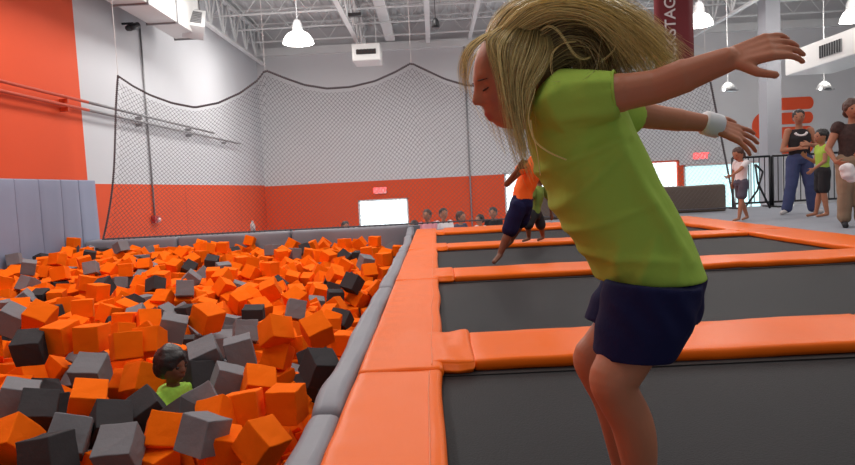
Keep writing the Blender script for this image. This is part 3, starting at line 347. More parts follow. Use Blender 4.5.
# ---- left wall pipes
def wallpipe(name, a, b, r, label):
    A = atx(a[0], a[1], XL+.13); B = atx(b[0], b[1], XL+.13)
    B.z = A.z = (A.z+B.z)/2
    d = B-A; A2 = A-d.normalized()*(A.y-3)
    root = thing(name, label, 'pipe', (A.x, A.y, A.z))
    ys = 12.2
    MB().tube([A2, (A.x, ys, A.z)], r, 10).build('painted_run', M['orangepipe'], root, True)
    MB().tube([(A.x, ys, A.z), B], r, 10).build('bare_run', M['galv'], root, True)
    y = 8.6
    while y < B.y:
        MB().box(XL+.004, A.x+.02, y-.02, y+.02, A.z-.1, A.z-.03).build('bracket', M['orangepipe'] if y < ys else M['galv'], root); y += 2.9
    return A
wallpipe('sprinkler_pipe', (0, 83), (214, 132), .028, 'upper thin pipe running along the left wall')
wallpipe('sprinkler_pipe', (0, 92.5), (240, 143), .028, 'lower thin pipe on brackets along the left wall')
# conduit, camera, alarm box
a = atx(141, 27, XL+.03); b = atx(154, 220, XL+.03); cy = (a.y+b.y)/2
tag(MB().tube([(XL+.03, cy, a.z), (XL+.03, cy, b.z+.1)], .022, 8).build('wall_conduit', M['galv'], smooth=True), 'thin vertical conduit down the white left wall to the red box', 'pipe')
ab = thing('alarm_box', 'small red box low on the left wall behind the net', 'alarm box', (XL, cy, b.z))
MB().box(XL, XL+.1, cy-.16, cy+.16, b.z-.07, b.z+.09).build('housing', M['red'], ab, bevel=.01)
MB().ball((XL+.12, cy, b.z), .05, n=10).build('beacon', M['exitbox'], ab, True)
c = atx(136, 27, XL+.3)
sc_ = thing('security_camera', 'small black security camera high on the white left wall', 'security camera', (XL, c.y, c.z))
MB().box(XL, XL+.25, c.y-.02, c.y+.02, c.z+.06, c.z+.1).build('arm', M['black'], sc_)
MB().tube([(XL+.22, c.y-.15, c.z-.05), (XL+.3, c.y+.1, c.z+.06)], .07, 12).build('body', M['black'], sc_, True)
MB().ball((XL+.2, c.y-.17, c.z-.06), .06, n=10).build('lens', M['black'], sc_, True)
# ---- grey wall pads
ys = [7.5, 8.1, 8.7, 9.32, 9.94, 10.56, 11.18, 11.75, 12.35]
for k in range(len(ys)-1):
    me = subdiv_box(XL, XL+.07, ys[k]+.006, ys[k+1]-.006, -1.0, 1.235, 1, 4, 12,
                    lambda p, k=k: p+Vector((.012*nz(p, 1.6, k) if p.x > XL+.03 else 0, 0, 0)), .02)
    last = k == len(ys)-2
    lb = ('narrow pale grey wall pad ending the padded row next to the net' if last else
          'tall pale grey wall pad, second from the net' if k == len(ys)-3 else
          'tall pale grey wall pad, third from the net' if k == len(ys)-4 else
          'tall pale grey wall pad, fourth from the net' if k == len(ys)-5 else
          'tall pale grey wall pad, fifth from the net' if k == len(ys)-6 else
          'tall pale grey wall pad on the left wall, sixth or farther from the net')
    tag(link('wall_pad', me, M['wallpad']), lb, 'wall pad', 'tall grey pads on the left wall')
# ---- pit shell, back ledge
struct(MB().box(XL, -.4, .5, 11.7, -1.35, -1.25).build('pit_floor', M['black']))
for k, (x0, x1) in enumerate([(XL+.085, -4.72), (-4.7, -2.65), (-2.63, -.5)]):
    def sag(p, x0=x0, x1=x1):
        t = (p.x-x0)/(x1-x0)
        if p.y < 11.9: p.y += -.05*math.sin(math.pi*t)*max(0, min(1, (p.z+.6)/.5))+.03*nz(p, 3, 2)
        p.z += .012*nz(p, 2.5) if p.z > 0 else 0
        return p
    me = subdiv_box(x0, x1, 11.72, 12.15, -1.2, .115, 14, 3, 10, sag, .05)
    tag(link('ledge_pad', me, M['rail']),
        ['grey vinyl pad on the back ledge of the pit, at the corner by the wall', 'grey vinyl pad in the middle of the back ledge of the pit', 'sagging grey vinyl pad on the pit back ledge, nearest the trampolines'][k], 'ledge pad')
struct(MB().box(XL, -.3, 12.15, 12.3, ZG, .08).build('trim_4', M['rail']))
# bottle on the ledge
bp = at(253, 231, 11.95); bt = thing('water_bottle', 'small white bottle standing on the grey back ledge of the pit', 'bottle', (bp.x, 11.95, .115))
MB().tube([(bp.x, 11.95, .12), (bp.x, 11.95, .25), (bp.x, 11.95, .28), (bp.x, 11.95, .30)], [.045, .045, .03, .018], 12).build('bottle_body', M['whitecloth'], bt, True)
MB().tube([(bp.x, 11.95, .30), (bp.x, 11.95, .33)], .02, 10).build('cap', M['steel'], bt)
# ---- grey rail between pit and pads
segs = [(.4, 2.03), (2.05, 4.6), (4.62, 7.2), (7.22, 9.6), (9.62, 11.7)]
rl = ['grey vinyl rail pad in the foreground, with the nearest seam at its end', 'grey vinyl rail pad between foam pit and orange pads, second from the camera',
      'grey vinyl rail pad along the pit, third from the camera', 'grey vinyl rail pad along the pit, fourth from the camera', 'grey vinyl rail pad meeting the back ledge of the pit']
for k, (y0, y1) in enumerate(segs):
    def wob(p, k=k, y0=y0, y1=y1):
        e = min(1, min(p.y-y0, y1-p.y)/.12)
        p.x += .02*nz((0, p.y, 0), 1.1, 4)+.02*nz((0, p.y, 1), 2.4, 1)*max(0, min(1, (-.34-p.x)/.08))
        if p.z > -.1: p.z += -.02*(1-e)+.010*nz(p, 4, k)
        if p.y > 8: p.x -= .02*(p.y-8)
        return p
    me = subdiv_box(-.435, -.325, y0, y1, -1.2, .10, 3, 40, 12, wob, .035)
    tag(link('rail_pad', me, M['rail']), rl[k], 'rail pad')
# ================================================================== TRAMPOLINES
ZT, ZBED = .10, .05
P0 = [2.5+2.4*k for k in range(-1, 4)]      # near faces of the cross pads (first lies below the frame)
WP = .50
XR0, XR1 = 3.5, 4.12
beds = [(P0[k]+WP, P0[k+1]) for k in range(4)]
ordn = ['nearest', 'second', 'third', 'farthest']
for k, (y0, y1) in enumerate(beds):
    root = thing('trampoline', ['black trampoline bed under the jumping blonde girl, nearest of all', 'black trampoline bed behind the blonde girl, second from the camera',
                                'black trampoline bed under the jumper in orange, third from the camera', 'narrow-looking black trampoline bed at the far end of the platform'][k], 'trampoline', (1.75, (y0+y1)/2, 0))
    N = 24; mb = MB()
    x0, x1 = -.05, XR0+.04; a0, a1 = y0-.03, y1+.03; b = 0; vs = []
    for j in range(N+1):
        for i in range(N+1):
            u, v = i/N, j/N; vs.append((x0+(x1-x0)*u, a0+(a1-a0)*v, ZBED-.012*math.sin(math.pi*u)*math.sin(math.pi*v)))
    mb.v = vs
    for j in range(N):
        for i in range(N):
            a = j*(N+1)+i; mb.f.append((a, a+1, a+N+2, a+N+1)); mb.mi.append(0)
    # underside gives the sheet its thickness
    off = len(mb.v); mb.v += [(x, y, z-.006) for x, y, z in vs]; mb.f += [tuple(off+i for i in q)[::-1] for q in mb.f[:N*N]]; mb.mi += [0]*(N*N)
    mb.build('jump_bed', M['bed'], root, True)
    mb = MB(); h = .016
    mb.box(x0, x1, a1-.075, a1-.025, ZBED-.001, ZBED+.004)  # dark strip at the pad foot, standing for the shade under the pad
    mb.build('pad_shade_strip', M['frame_shade'], root)
    mb = MB().box(x0, x1, a0, a1, -.5, -.45); mb.build('under_frame', M['frame_shade'], root)
def padfn(y0, y1, seed, amp=.006):
    def f(p):
        if p.z > .05: p.z += amp*nz(p, 3.2, seed)+.003*nz(p, 11, seed)
        return p
    return f
cl = ['orange cross pad right behind the blonde girl', 'orange cross pad between second and third trampoline', 'orange cross pad below the far jumpers, third from the camera', 'orange back border pad at the far end of the platform']
for k in range(4):
    y0 = P0[k+1]; w = WP if k < 3 else 1.0
    halves = [(.12, 1.9), (1.903, XR0)]
    root = thing('cross_pad', cl[k], 'trampoline pad', (1.8, y0+w/2, ZT))
    for (x0, x1) in halves:
        me = subdiv_box(x0, x1, y0, y0+w, ZBED+.001, ZT, 26, 6, 2, padfn(y0, y0+w, k), .018)
        link('pad_section', me, M['pad'], root)
# nearest one, in front of the frame
# column pads: T pieces with a flared ear over each cross pad
cn = ['orange column pad in the foreground beside the grey rail', 'orange column pad with a flared ear, second from the camera', 'orange column pad beside the rail, third from the camera', 'orange column pad beside the rail, fourth from the camera', 'orange column pad at the far end by the pit ledge']
cy_ = [-.3]+[2.40+2.4*k for k in range(4)]+[10.75]
for k in range(5):
    y0, y1 = cy_[k]+.004, cy_[k+1]-.004
    root = thing('column_pad', cn[k], 'trampoline pad', (-.16, (y0+y1)/2, ZT))
    def cf(p, k=k, y0=y0, y1=y1):
        if p.z > .05:
            p.z += .008*nz((p.x*1.5, p.y, 0), 3.0, k)+.0035*nz(p, 14, k)+.004*math.sin(p.y*38+4*nz(p, 2, 3))*max(0, 1-abs(p.x+.28)/.06)
        if p.x > -.05: p.x += .012*nz((0, p.y, 0), 2.2, k+5)
        return p
    link('pad_top', subdiv_box(-.325, 0, y0, y1, ZBED+.001, ZT+.002, 8, 48, 2, cf, .02), M['pad'], root)
    # stitched seam near the trampoline side
    mb = MB()
    pts = [cf(Vector((-.045, y0+.03+(y1-y0-.06)*i/60, ZT+.0035))) for i in range(61)]
    mb.tube(pts, .0022, 5); mb.build('stitched_seam', M['padside'], root, True)
    if 1 <= k <= 4:
        # ear that overlaps the end of the cross pad
        yc = P0[k]
        me = subdiv_box(-.11, .125, yc-.015, yc+WP+.02, ZBED+.002, ZT+.006, 10, 10, 3,
                        lambda p, yc=yc, k=k: p-Vector((0, 0, max(0, -.02-p.x)*.22 if p.z > .07 else 0))+Vector((.012*nz(p, 6, k), (-.03 if p.y < yc+.1 else 0)*max(0, (.09-abs(p.x-.06))/.09)*.6, (.010*nz(p, 13, k) if p.z > .06 else 0))), .018)
        link('ear_flap', me, M['pad'], root)
# right border column
cr = ['orange right border pad beside the walkway, nearest part', 'orange right border pad in front of the boy in lime', 'orange right border pad in front of the small girl in white', 'orange right border pad at the far corner']
yr = [2.6, 5.2, 7.6, 9.7, 10.7]
for k in range(4):
    y0, y1 = yr[k]+.003, yr[k+1]-.003
    tag(link('border_pad', subdiv_box(XR0+.003, XR1, y0, y1, .051, ZT, 6, 20, 2, padfn(y0, y1, k+9), .014), M['pad']), cr[k], 'trampoline pad')
# walkway
struct(MB().box(XR1+.004, XR-.2, .5, 13.4, -.1, .05).box(-.3, XR1+.004, 10.72, 11.3, -.1, .05).box(1.9, XR1+.004, 11.3, 13.4, -.1, .05).build('floor_walkway', M['carpet']))
struct(MB().box(-.3, XR, 10.72, 11.0, ZG, -.1).box(4, XR, 13.2, 13.4, ZG, -.1).build('trim_5', M['carpet']))
# brown padded low wall behind the platform
a = at(540, 195, 12.3).x; b = at(727, 190, 12.3).x
bw = thing('padded_barrier', 'low brown grey padded barrier behind the net at the far end', 'barrier', ((a+b)/2, 12.4, .05))
n = 3
for i in range(n):
    x0 = a+(b-a)*i/n; x1 = a+(b-a)*(i+1)/n
    link('pad_panel', subdiv_box(x0+.004, x1-.004, 12.32, 12.5, .05, .56, 10, 2, 5, lambda p: p+Vector((0, .02*nz(p, 1.7), .01*nz(p, 2))), .04), M['brown'], bw)
# ================================================================== NET
NY = 11.9
tops = [(118, 76), (133, 86), (150, 95), (172, 103), (195, 107.5), (218, 103), (240, 93), (258, 80), (265, 70), (285, 78), (305, 85), (327, 88.5), (350, 87), (375, 81), (395, 72), (411, 63),
        (430, 72), (445, 79), (465, 85), (490, 87), (515, 84), (535, 75), (557, 59), (580, 70), (610, 78), (640, 77), (670, 70), (690, 63), (705, 54)]
bots = [(103, 238), (200, 234), (300, 231), (405, 226), (540, 219), (735, 190+8)]
TP = [at(x, y, NY) for x, y in tops]
def pl(P, x, f=lambda p: p.z):
    for a, b in zip(P, P[1:]):
        if x <= b.x: t = (x-a.x)/(b.x-a.x); t = max(0, t); return f(a)+(f(b)-f(a))*t
    return f(P[-1])
BL = at(103, 238, NY).x; BR = at(735, 205, NY).x; TL = TP[0].x; TR = TP[-1].x
def NP(s, v):
    v = max(0, min(1, v)); s = max(0, min(1, s))
    bulge = math.sin(math.pi*v)
    xl = BL+(TL-BL)*(v+.28*bulge*(1-v)); xr = BR+(TR-BR)*v
    x = xl+(xr-xl)*s
    xt = TL+(TR-TL)*s
    zt = pl(TP, xt); zb = .13
    return Vector((x, NY+.05*math.sin(s*19)*v*(1-v)*4*.5, zb+(zt-zb)*v))
net = thing('safety_net', 'large black diamond-mesh safety net hung behind the foam pit and trampolines', 'net', (0, NY, .13))
mb = MB(); cu = .082; W = 11.8; Hn = 2.75; nu = int(W/cu); nvv = int(Hn/cu); step = 2
for k in range(-nvv, nu+1):
    for sg in (1, -1):
        pts = []
        for j in range(0, nvv+1, step):
            i = k+j if sg > 0 else k+nvv-j
            if 0 <= i <= nu: pts.append(NP(i/nu, j/nvv))
        if len(pts) > 1: mb.tube(pts, .0036, 3, cap=False)
mb.build('net_mesh', M['net'], net)
mb = MB()
L_ = [NP(0, i/40) for i in range(41)]; R_ = [NP(1, i/40) for i in range(41)]; T_ = [NP(i/160, 1) for i in range(161)]; B_ = [NP(i/60, 0) for i in range(61)]
ro = thing  # keep
def rope(pts, nm):
    m2 = MB().tube(pts, .013, 6)
    for i in range(0, len(pts)-1, 1):   # lashings
        for t in (.0, .5):
            c = pts[i].lerp(pts[i+1], t); d = (pts[i+1]-pts[i]).normalized()*.012
            m2.tube([c-d, c+d], .021, 5)
    m2.build(nm, M['net'], net)
rope(L_, 'border_rope'); rope(R_, 'border_rope'); rope(T_, 'border_rope'); rope(B_, 'border_rope')
for k, i in enumerate((0, 8, 15, 22, 28)):
    p = TP[i]
    MB().tube([p, (p.x, p.y, ZD if k else 4.45)], .006, 5).build('hanging_cable', M['steel'], net)
# ================================================================== FOAM BLOCKS
blk = []
for rec in ''.join(FOAM).split(';'):
    v = list(map(int, rec.split(',')))
    q = Quaternion((v[3]/99, v[4]/99, v[5]/99, v[6]/99)); q.normalize()
    blk.append((Vector(v[:3])/1000, q, v[7]))
hand = [(164,434,3.05,0,50,28,0),(120,449,2.85,5,35,-3,1),(110,424,3.12,40,10,10,2),(217,419,3.2,0,45,-22,0),(222,449,2.95,30,5,0,0),(262,443,2.9,40,15,12,0),(287,404,3.35,-8,0,0,0),
 (258,385,3.6,15,30,20,0),(240,352,4.0,30,3,0,1),(228,381,3.65,20,3,0,1),(206,356,3.95,40,15,15,1),(204,404,3.38,35,25,20,1),(147,412,3.3,35,20,-20,2),(181,424,3.15,20,30,15,2),(88,402,3.3,25,15,-10,0),
 (91,373,3.7,0,30,8,1),(38,412,3.2,35,0,20,2),(70,437,2.95,-10,40,30,1),(18,400,3.3,40,5,-10,1),(12,442,2.9,20,0,0,0),(48,455,2.7,20,40,20,2),(31,347,4.0,0,0,-18,2),(12,320,4.5,30,-5,10,1),
 (40,318,4.5,5,-8,0,0),(62,337,4.1,-10,-8,5,0),(92,338,4.1,0,45,15,0),(173,328,4.4,40,5,0,1),(207,318,4.5,35,5,3,0),(317,331,4.2,35,2,0,0),(320,368,3.7,25,5,5,2),(276,332,4.2,20,50,30,0),
 (143,380,3.75,10,50,-15,0),(126,346,4.05,0,60,10,0),(150,342,4.15,20,60,25,0),(196,378,3.8,10,30,40,2),(245,408,3.3,20,50,35,0)]
hc = []
hr_ = random.Random(21)
for i_, (px, py, Y, yw, pt, rl_, c) in enumerate(hand):
    if i_ not in (0, 1, 3, 6, 7, 15, 30): yw += hr_.uniform(-25, 25); pt += hr_.uniform(0, 42); rl_ += hr_.uniform(-38, 38)
    p = at(px, py, Y); q = (Euler((0, 0, math.radians(yw))).to_quaternion() @ Euler((math.radians(pt), 0, 0)).to_quaternion() @ Euler((0, math.radians(rl_), 0)).to_quaternion())
    hc.append((p, q, c))
def prj(p):
    c = CAMR.transposed()@(p-Vector((0, 0, HC))); return CX+F*c.x/-c.z, CY-F*c.y/-c.z
def keep(b):
    p = b[0]; x, y = prj(p)
    for (h_, _, _), hd in zip(hc, hand):
        d = (p-h_).length
        if d < .125: return False
        if d < .30 and p.y < h_.y and math.hypot(x-hd[0], y-hd[1]) < 15: return False
    if math.hypot(x-172, y-370) < 26 and p.y < 3.85: return False
    return True
blk = hc+[b for b in blk if keep(b)]
blk = [(Vector((min(-.57, max(-6.30, p.x)), min(11.54, p.y), p.z)), q, c) for p, q, c in blk]
def foam_mesh(seed, h=.084):
    bm = bmesh.new(); bmesh.ops.create_cube(bm, size=2*h)
    bmesh.ops.bevel(bm, geom=list(bm.edges), offset=.005, segments=2, affect='EDGES', profile=.5)
    bmesh.ops.subdivide_edges(bm, edges=[e for e in bm.edges if e.calc_length() > .05], cuts=3, use_grid_fill=True)
    for v in bm.verts:
        p = v.co.copy(); v.co += Vector((nz(p, 9, seed), nz(p, 9, seed+20), nz(p, 9, seed+40)))*.005+Vector((nz(p, 40, seed), nz(p, 40, seed+3), nz(p, 40, seed+5)))*.0022
        s = 1+.07*math.sin(seed*2.1); v.co.z *= s
    me = bpy.data.meshes.new('foam_block'); bm.to_mesh(me); bm.free()
    me.polygons.foreach_set('use_smooth', [False]*len(me.polygons)); return me
fm = {c: [foam_mesh(i+c*7) for i in range(5)] for c in (0, 1, 2)}
for c, k in ((0, 'foam_orange'), (1, 'foam_grey'), (2, 'foam_dark')):
    for me in fm[c]: me.materials.append(M[k])
cname = {0: 'orange', 1: 'grey', 2: 'charcoal'}
boyp = at(172, 364, 3.58)
used = {}
rest = MB(); NV = 300
for i, (p, q, c) in enumerate(blk):
    me = fm[c][i % 5]
    if i < NV:
        o = bpy.data.objects.new('foam_block', me); COL.objects.link(o)
        o.location = p; o.rotation_mode = 'QUATERNION'; o.rotation_quaternion = q
        R = q.to_matrix(); up = max(abs(R[2][0]), abs(R[2][1]), abs(R[2][2]))
        tilt = 'flat-lying' if up > .96 else ('tipped' if up > .87 else ('edge-up' if up > .72 else 'corner-up'))
        dr = -p.x-.43; db = 11.7-p.y; dp = (p-boyp).length
        if dp < .42:
            pos = 'touching the buried boy, %s him' % ('in front of' if p.y < boyp.y-.08 else ('behind' if p.y > boyp.y+.1 else ('on the wall side of' if p.x < boyp.x else 'on the rail side of')))
        elif dp < .8: pos = '%.1f m from the buried boy, %.1f m from rail' % (dp, dr)
        elif dr < .3: pos = 'against the rail, %.1f m from back ledge' % db
        else: pos = '%.1f m from rail, %.1f m from back ledge' % (dr, db)
        lb = '%s %s foam block, %s' % (tilt, cname[c], pos)
        if lb in used:
            used[lb] += 1
            lb = lb.replace('%.1f m from rail' % dr, '%.2f m from rail' % dr).replace('against the rail, %.1f' % db, 'against the rail, %.2f' % db)
        used[lb] = used.get(lb, 0)+1
        tag(o, lb, 'foam block', 'foam blocks filling the pit')
    else:
        R = q.to_matrix().to_4x4(); R.translation = p; b = len(rest.v); h = .09
        src = me
        rest.v += [tuple(R@v.co) for v in src.vertices]
        for f in src.polygons: rest.f.append(tuple(b+k for k in f.vertices)); rest.mi.append(c)
o = rest.build('foam_blocks', [M['foam_orange'], M['foam_grey'], M['foam_dark']])
tag(o, 'remaining small far and half-hidden orange and grey foam blocks filling the pit', 'foam blocks', None, 'stuff')
# ================================================================== THINGS UNDER THE ROOF
def highbay(px, py, Y, label, r=.30):
    p = at(px, py, Y); root = thing('high_bay_lamp', label, 'ceiling lamp', tuple(p))
    MB().tube([p+Vector((0, 0, .12)), p+Vector((0, 0, .28)), p+Vector((0, 0, .42))], [.15, .14, .08], 16).build('ballast_housing', M['steel'], root, True)
    MB().tube([p+Vector((0, 0, .42)), (p.x, p.y, ZD)], .012, 6).build('hanging_rod', M['steel'], root)
    m2 = MB(); m2.tube([p+Vector((0, 0, -.2)), p+Vector((0, 0, -.1)), p+Vector((0, 0, .05)), p+Vector((0, 0, .13))], [r, r*.95, r*.7, r*.35], 24, cap=False)
    m2.build('reflector', M['lampglass'], root, True)
    MB().ball(p+Vector((0, 0, -.08)), .17, n=16).build('bulb', M['lamp'], root, True)
    l = bpy.data.lights.new('lamp_light', 'POINT'); l.energy = 130; l.shadow_soft_size = .3; l.color = (1, .97, .92)
    lo = bpy.data.objects.new('lamp_light', l); lo.location = p+Vector((0, 0, -.42)); COL.objects.link(lo)
    l2 = bpy.data.lights.new('lamp_uplight', 'POINT'); l2.energy = 80; l2.shadow_soft_size = .25; l2.color = (1, .98, .95)
    lo = bpy.data.objects.new('lamp_uplight', l2); lo.location = p+Vector((0, -1.1, .7)); COL.objects.link(lo)
M['lampglass'] = mat('lit lamp reflector', (1, .98, .94, 1), .4, emit=3)
highbay(298, 36, 18, 'glowing high-bay lamp hanging over the back of the foam pit', .42)
highbay(699, 18, 18, 'glowing high-bay lamp beside the dark red banner', .36)
highbay(852, 14, 18, 'glowing high-bay lamp at the upper right corner above the duct', .3)
# duct over the left wall
dp_ = at(201.5, 38, 16); zb = dp_.z
dr = thing('air_duct', 'white box duct in stepped sections hung along the left wall', 'duct', (-5.9, 12, zb))
xr = dp_.x; xl = xr-.62; ysd = [4.0, 6.4, 8.4, 10.0, 11.5, 13.0, 14.5, 16.0]
for k in range(len(ysd)-1):
    s = .0+.018*(len(ysd)-2-k)
    MB().box(xl-s, xr+s*.6, ysd[k], ysd[k+1]-.012, zb-s*.2, zb+.95).build('duct_section', M['duct'], dr, bevel=.012)
    MB().box(xl-s-.03, xr+s*.6+.03, ysd[k+1]-.05, ysd[k+1]-.01, zb-.035-s*.2, zb+.98).build('flange', M['galv'], dr)
MB().tube([(xr-.1, 10, zb+.9), (xr-.1, 10, ZD)], .012, 5).tube([(xr-.1, 14, zb+.9), (xr-.1, 14, ZD)], .012, 5).build('hanger_rod', M['steel'], dr)
# end register, a tilted white box with a dark grille
rc = at(194, 24, 15.6); Rr = Euler((math.radians(-38), math.radians(8), math.radians(20))).to_matrix()
rg = dr
MB().box(-.24, .24, -.2, .2, -.3, .3, R=Rr, t=rc).build('register_box', M['steel'], rg, bevel=.01)
m2 = MB()
for i in range(7): m2.box(-.16, .16, -.225, -.20, -.2+i*.06, -.165+i*.06, R=Rr, t=rc)
m2.build('grille', M['galv'], rg)
# air conditioner box
ac = at(366, 52, 21); w = 28*21/650/2; h = 16*21/650/2
ar = thing('air_conditioner', 'white air conditioner box with dark louvre hanging before the back wall', 'air conditioner', tuple(ac))
MB().box(ac.x-w, ac.x+w, 21, 22.1, ac.z-h, ac.z+h*1.1).build('housing', M['duct'], ar, bevel=.04)
m2 = MB().box(ac.x-w*.7, ac.x+w*.7, 20.98, 21.0, ac.z-h*.25, ac.z+h*.35)
m2.build('louvre_opening', M['black'], ar)
m2 = MB()
for i in range(6): x = ac.x-w*.62+i*w*.24; m2.box(x, x+.03, 20.95, 20.985, ac.z-h*.25, ac.z+h*.35)
m2.box(ac.x-w*.7, ac.x+w*.7, 20.94, 20.96, ac.z-h*.05, ac.z+h*.02); m2.build('louvre', M['darkbrowncloth'], ar)
MB().tube([(ac.x-.3, 21.5, ac.z+h), (ac.x-.3, 21.5, ZD)], .02, 5).tube([(ac.x+.3, 21.5, ac.z+h), (ac.x+.3, 21.5, ZD)], .02, 5).build('hanger_rod', M['steel'], ar)
# black loudspeaker
sp = at(435.5, 23, 15); sr = thing('hanging_speaker', 'small black pendant loudspeaker hanging below the roof above the net', 'loudspeaker', tuple(sp))
MB().tube([sp+Vector((0, 0, -.1)), sp+Vector((0, 0, -.06)), sp+Vector((0, 0, .05)), sp+Vector((0, 0, .11))], [.09, .1, .075, .03], 16).build('cabinet', M['black'], sr, True)
MB().tube([sp+Vector((0, 0, .1)), (sp.x, sp.y, ZD)], .008, 5).build('cord', M['black'], sr)
# small black projector-like fixtures
for px, py, Y, w_, lb in ((354.5, 14.5, 16, .16, 'narrow black fixture under the roof above the air conditioner'),):
    p = at(px, py, Y); t_ = thing('roof_fixture', lb, 'fixture', tuple(p))
    MB().box(p.x-w_, p.x+w_, p.y, p.y+.15, p.z-.03, p.z+.05).build('housing', M['black'], t_, bevel=.01)
    MB().tube([(p.x, p.y+.07, p.z+.05), (p.x, p.y+.07, ZD)], .01, 5).build('rod', M['steel'], t_)
# right duct with grille
d0 = at(855, 54, 15.4); xw = 1.3
rd = thing('air_duct', 'pale grey duct with a dark side grille under the roof at the right', 'duct', (d0.x+.6, 17, d0.z))
MB().box(d0.x, d0.x+xw, 13.0, 18.4, d0.z, d0.z+.62).build('duct_body', M['duct'], rd, bevel=.03)
m2 = MB(); g0 = atx(820, 48, d0.x); g1 = atx(842, 42, d0.x)
m2.box(d0.x-.03, d0.x-.005, g1.y, g0.y, d0.z+.16, d0.z+.46); m2.build('grille_backing', M['galv'], rd)
m2 = MB()
for i in range(9): y = g1.y+(g0.y-g1.y)*(i+.2)/9; m2.box(d0.x-.05, d0.x-.02, y, y+(g0.y-g1.y)*.04, d0.z+.16, d0.z+.46)
m2.build('grille_fin', M['black'], rd)
# small hanging floodlights
for px, py, lb in ((728, 88, 'white dome floodlight hanging above the reaching arm'), (824, 87, 'white floodlight with a dark louvre hanging above the orange logo')):
    p = at(px, py, 19); t_ = thing('floodlight', lb, 'floodlight', tuple(p))
    MB().tube([p+Vector((0, 0, -.05)), p+Vector((0, 0, .08)), p+Vector((0, 0, .16))], [.2, .15, .06], 18).build('shade', M['steel'], t_, True)
    MB().box(p.x-.05, p.x+.26, p.y-.1, p.y+.1, p.z-.1, p.z-.05).build('louvre', M['galv'], t_, bevel=.01)
    MB().ball(p+Vector((-.16, -.1, -.06)), .045, n=8).build('bulb', M['lampglass'], t_, True)
    MB().tube([p+Vector((0, 0, .15)), (p.x, p.y, ZD)], .012, 5).build('rod', M['steel'], t_)
# ---- lettering helpers
def textmesh(s, size, extrude, bold=0):
    cu = bpy.data.curves.new('t', 'FONT'); cu.body = s; cu.size = size; cu.extrude = extrude; cu.offset = bold; cu.align_x = 'LEFT'; cu.align_y = 'CENTER'
    o = bpy.data.objects.new('t', cu); TMP.collection.objects.link(o)
    TMP.view_layers[0].update(); dg = TMP.view_layers[0].depsgraph; me = bpy.data.meshes.new_from_object(o.evaluated_get(dg))
    bpy.data.objects.remove(o); return me
# banner: BACKSTAGE reading upwards
b0 = at(655, 50, 14); b1 = at(694, 50, 14); zb0 = at(680, 89, 14).z
bn = thing('hanging_banner', 'dark red hanging banner with white upright lettering behind the blonde hair', 'banner', ((b0.x+b1.x)/2, 14, zb0))
me = subdiv_box(b0.x, b1.x, 14, 14.012, zb0, ZD-.1, 6, 1, 20, lambda p: p+Vector((0, .015*nz((p.x, 0, p.z), 1.6), 0)), 0)
link('banner_cloth', me, M['sign'], bn)
tm = textmesh('BACKSTAGE', .325, .004, .003)
R = Matrix.Rotation(math.radians(90), 4, 'X') # upright facing -Y
R = Matrix.Rotation(math.radians(-90), 4, 'Y')@R
zK = at(671, 42, 14).z
ws = [v.co.x for v in tm.vertices]; 
# measure where S starts: width of 'BACK' text
bk = textmesh('BACK', .325, 0); wb = max(v.co.x for v in bk.vertices); bpy.data.meshes.remove(bk)
for v in tm.vertices: v.co = R@v.co
tm.update()
to = link('lettering', tm, M['text']); to.location = (at(671, 30, 13.97).x, 13.975, zK-wb+.12); to.parent = bn; to.matrix_parent_inverse = Matrix.Translation(-bn.location)
MB().tube([(b0.x-.05, 14, ZD-.1), (b1.x+.05, 14, ZD-.1)], .025, 8).build('top_rod', M['steel'], bn)
# exit signs
def exitsign(px, py, Y, w, h, lb):
    p = at(px, py, Y); t_ = thing('exit_sign', lb, 'exit sign', tuple(p))
    MB().box(p.x-w, p.x+w, Y, Y+.08, p.z-h, p.z+h).build('case', M['exitbox'], t_, bevel=.01)
    tm = textmesh('EXIT', h*2.1, .01, .012)
    mx = max(v.co.x for v in tm.vertices)
    for v in tm.vertices: v.co = Vector(((v.co.x-mx/2)*1.0, v.co.z, v.co.y))
    o = link('lettering', tm, M['exit']); o.location = (p.x, Y-.012, p.z); o.parent = t_; o.matrix_parent_inverse = Matrix.Translation(-t_.location)
exitsign(380, 190.5, YF-.1, .24, .12, 'small red exit sign above the bright doorway in the orange wall')
exitsign(701, 156, YF-.1, .26, .14, 'small red exit sign above the pale blue window')
# wall logo: ring segment and rounded bars
lg = thing('wall_logo', 'large orange logo of rounded bars and a ring on the grey back wall', 'logo', tuple(at(795, 120, YF)))
def bar(px0, px1, py0, py1, rnd=True):
    a = at(px0, (py0+py1)/2, YF-.02); b = at(px1, (py0+py1)/2, YF-.02); h = abs(at(px0, py0, YF).z-at(px0, py1, YF).z)/2
    pts = [(a.x, a.z+h), (a.x, a.z-h)]
    if rnd:
        cx = b.x-h*.75
        for k in range(13): t = -math.pi/2+math.pi*k/12; pts.append((cx+h*.75*math.cos(t), a.z+h*math.sin(t)))
    else: pts += [(b.x, a.z-h), (b.x, a.z+h)]
    m2 = MB(); n = len(pts)
    m2.v = [(x, YF-.03, z) for x, z in pts]+[(x, YF-.001, z) for x, z in pts]
    m2.f = [tuple(range(n)), tuple(range(2*n-1, n-1, -1))]+[(i, n+i, n+(i+1) % n, (i+1) % n) for i in range(n)]; m2.mi = [0]*len(m2.f)
    o = m2.build('logo_bar', M['logo'], lg); fixnormals(o.data)
bar(781, 813.5, 98, 110.3); bar(781, 813, 113, 124.5); bar(781, 813, 127.3, 139); bar(781, 813, 142, 154)
rp = at(767, 126, YF-.02); m2 = MB(); RO = 13*YF/650
m2.tube([(rp.x+RO*.8*math.cos(t), YF-.015, rp.z+RO*.78*math.sin(t)) for t in [math.radians(50+i*10) for i in range(27)]], .014, 8, r2=RO*.34, up=(0, 1, 0)); m2.build('logo_ring', M['logo'], lg)
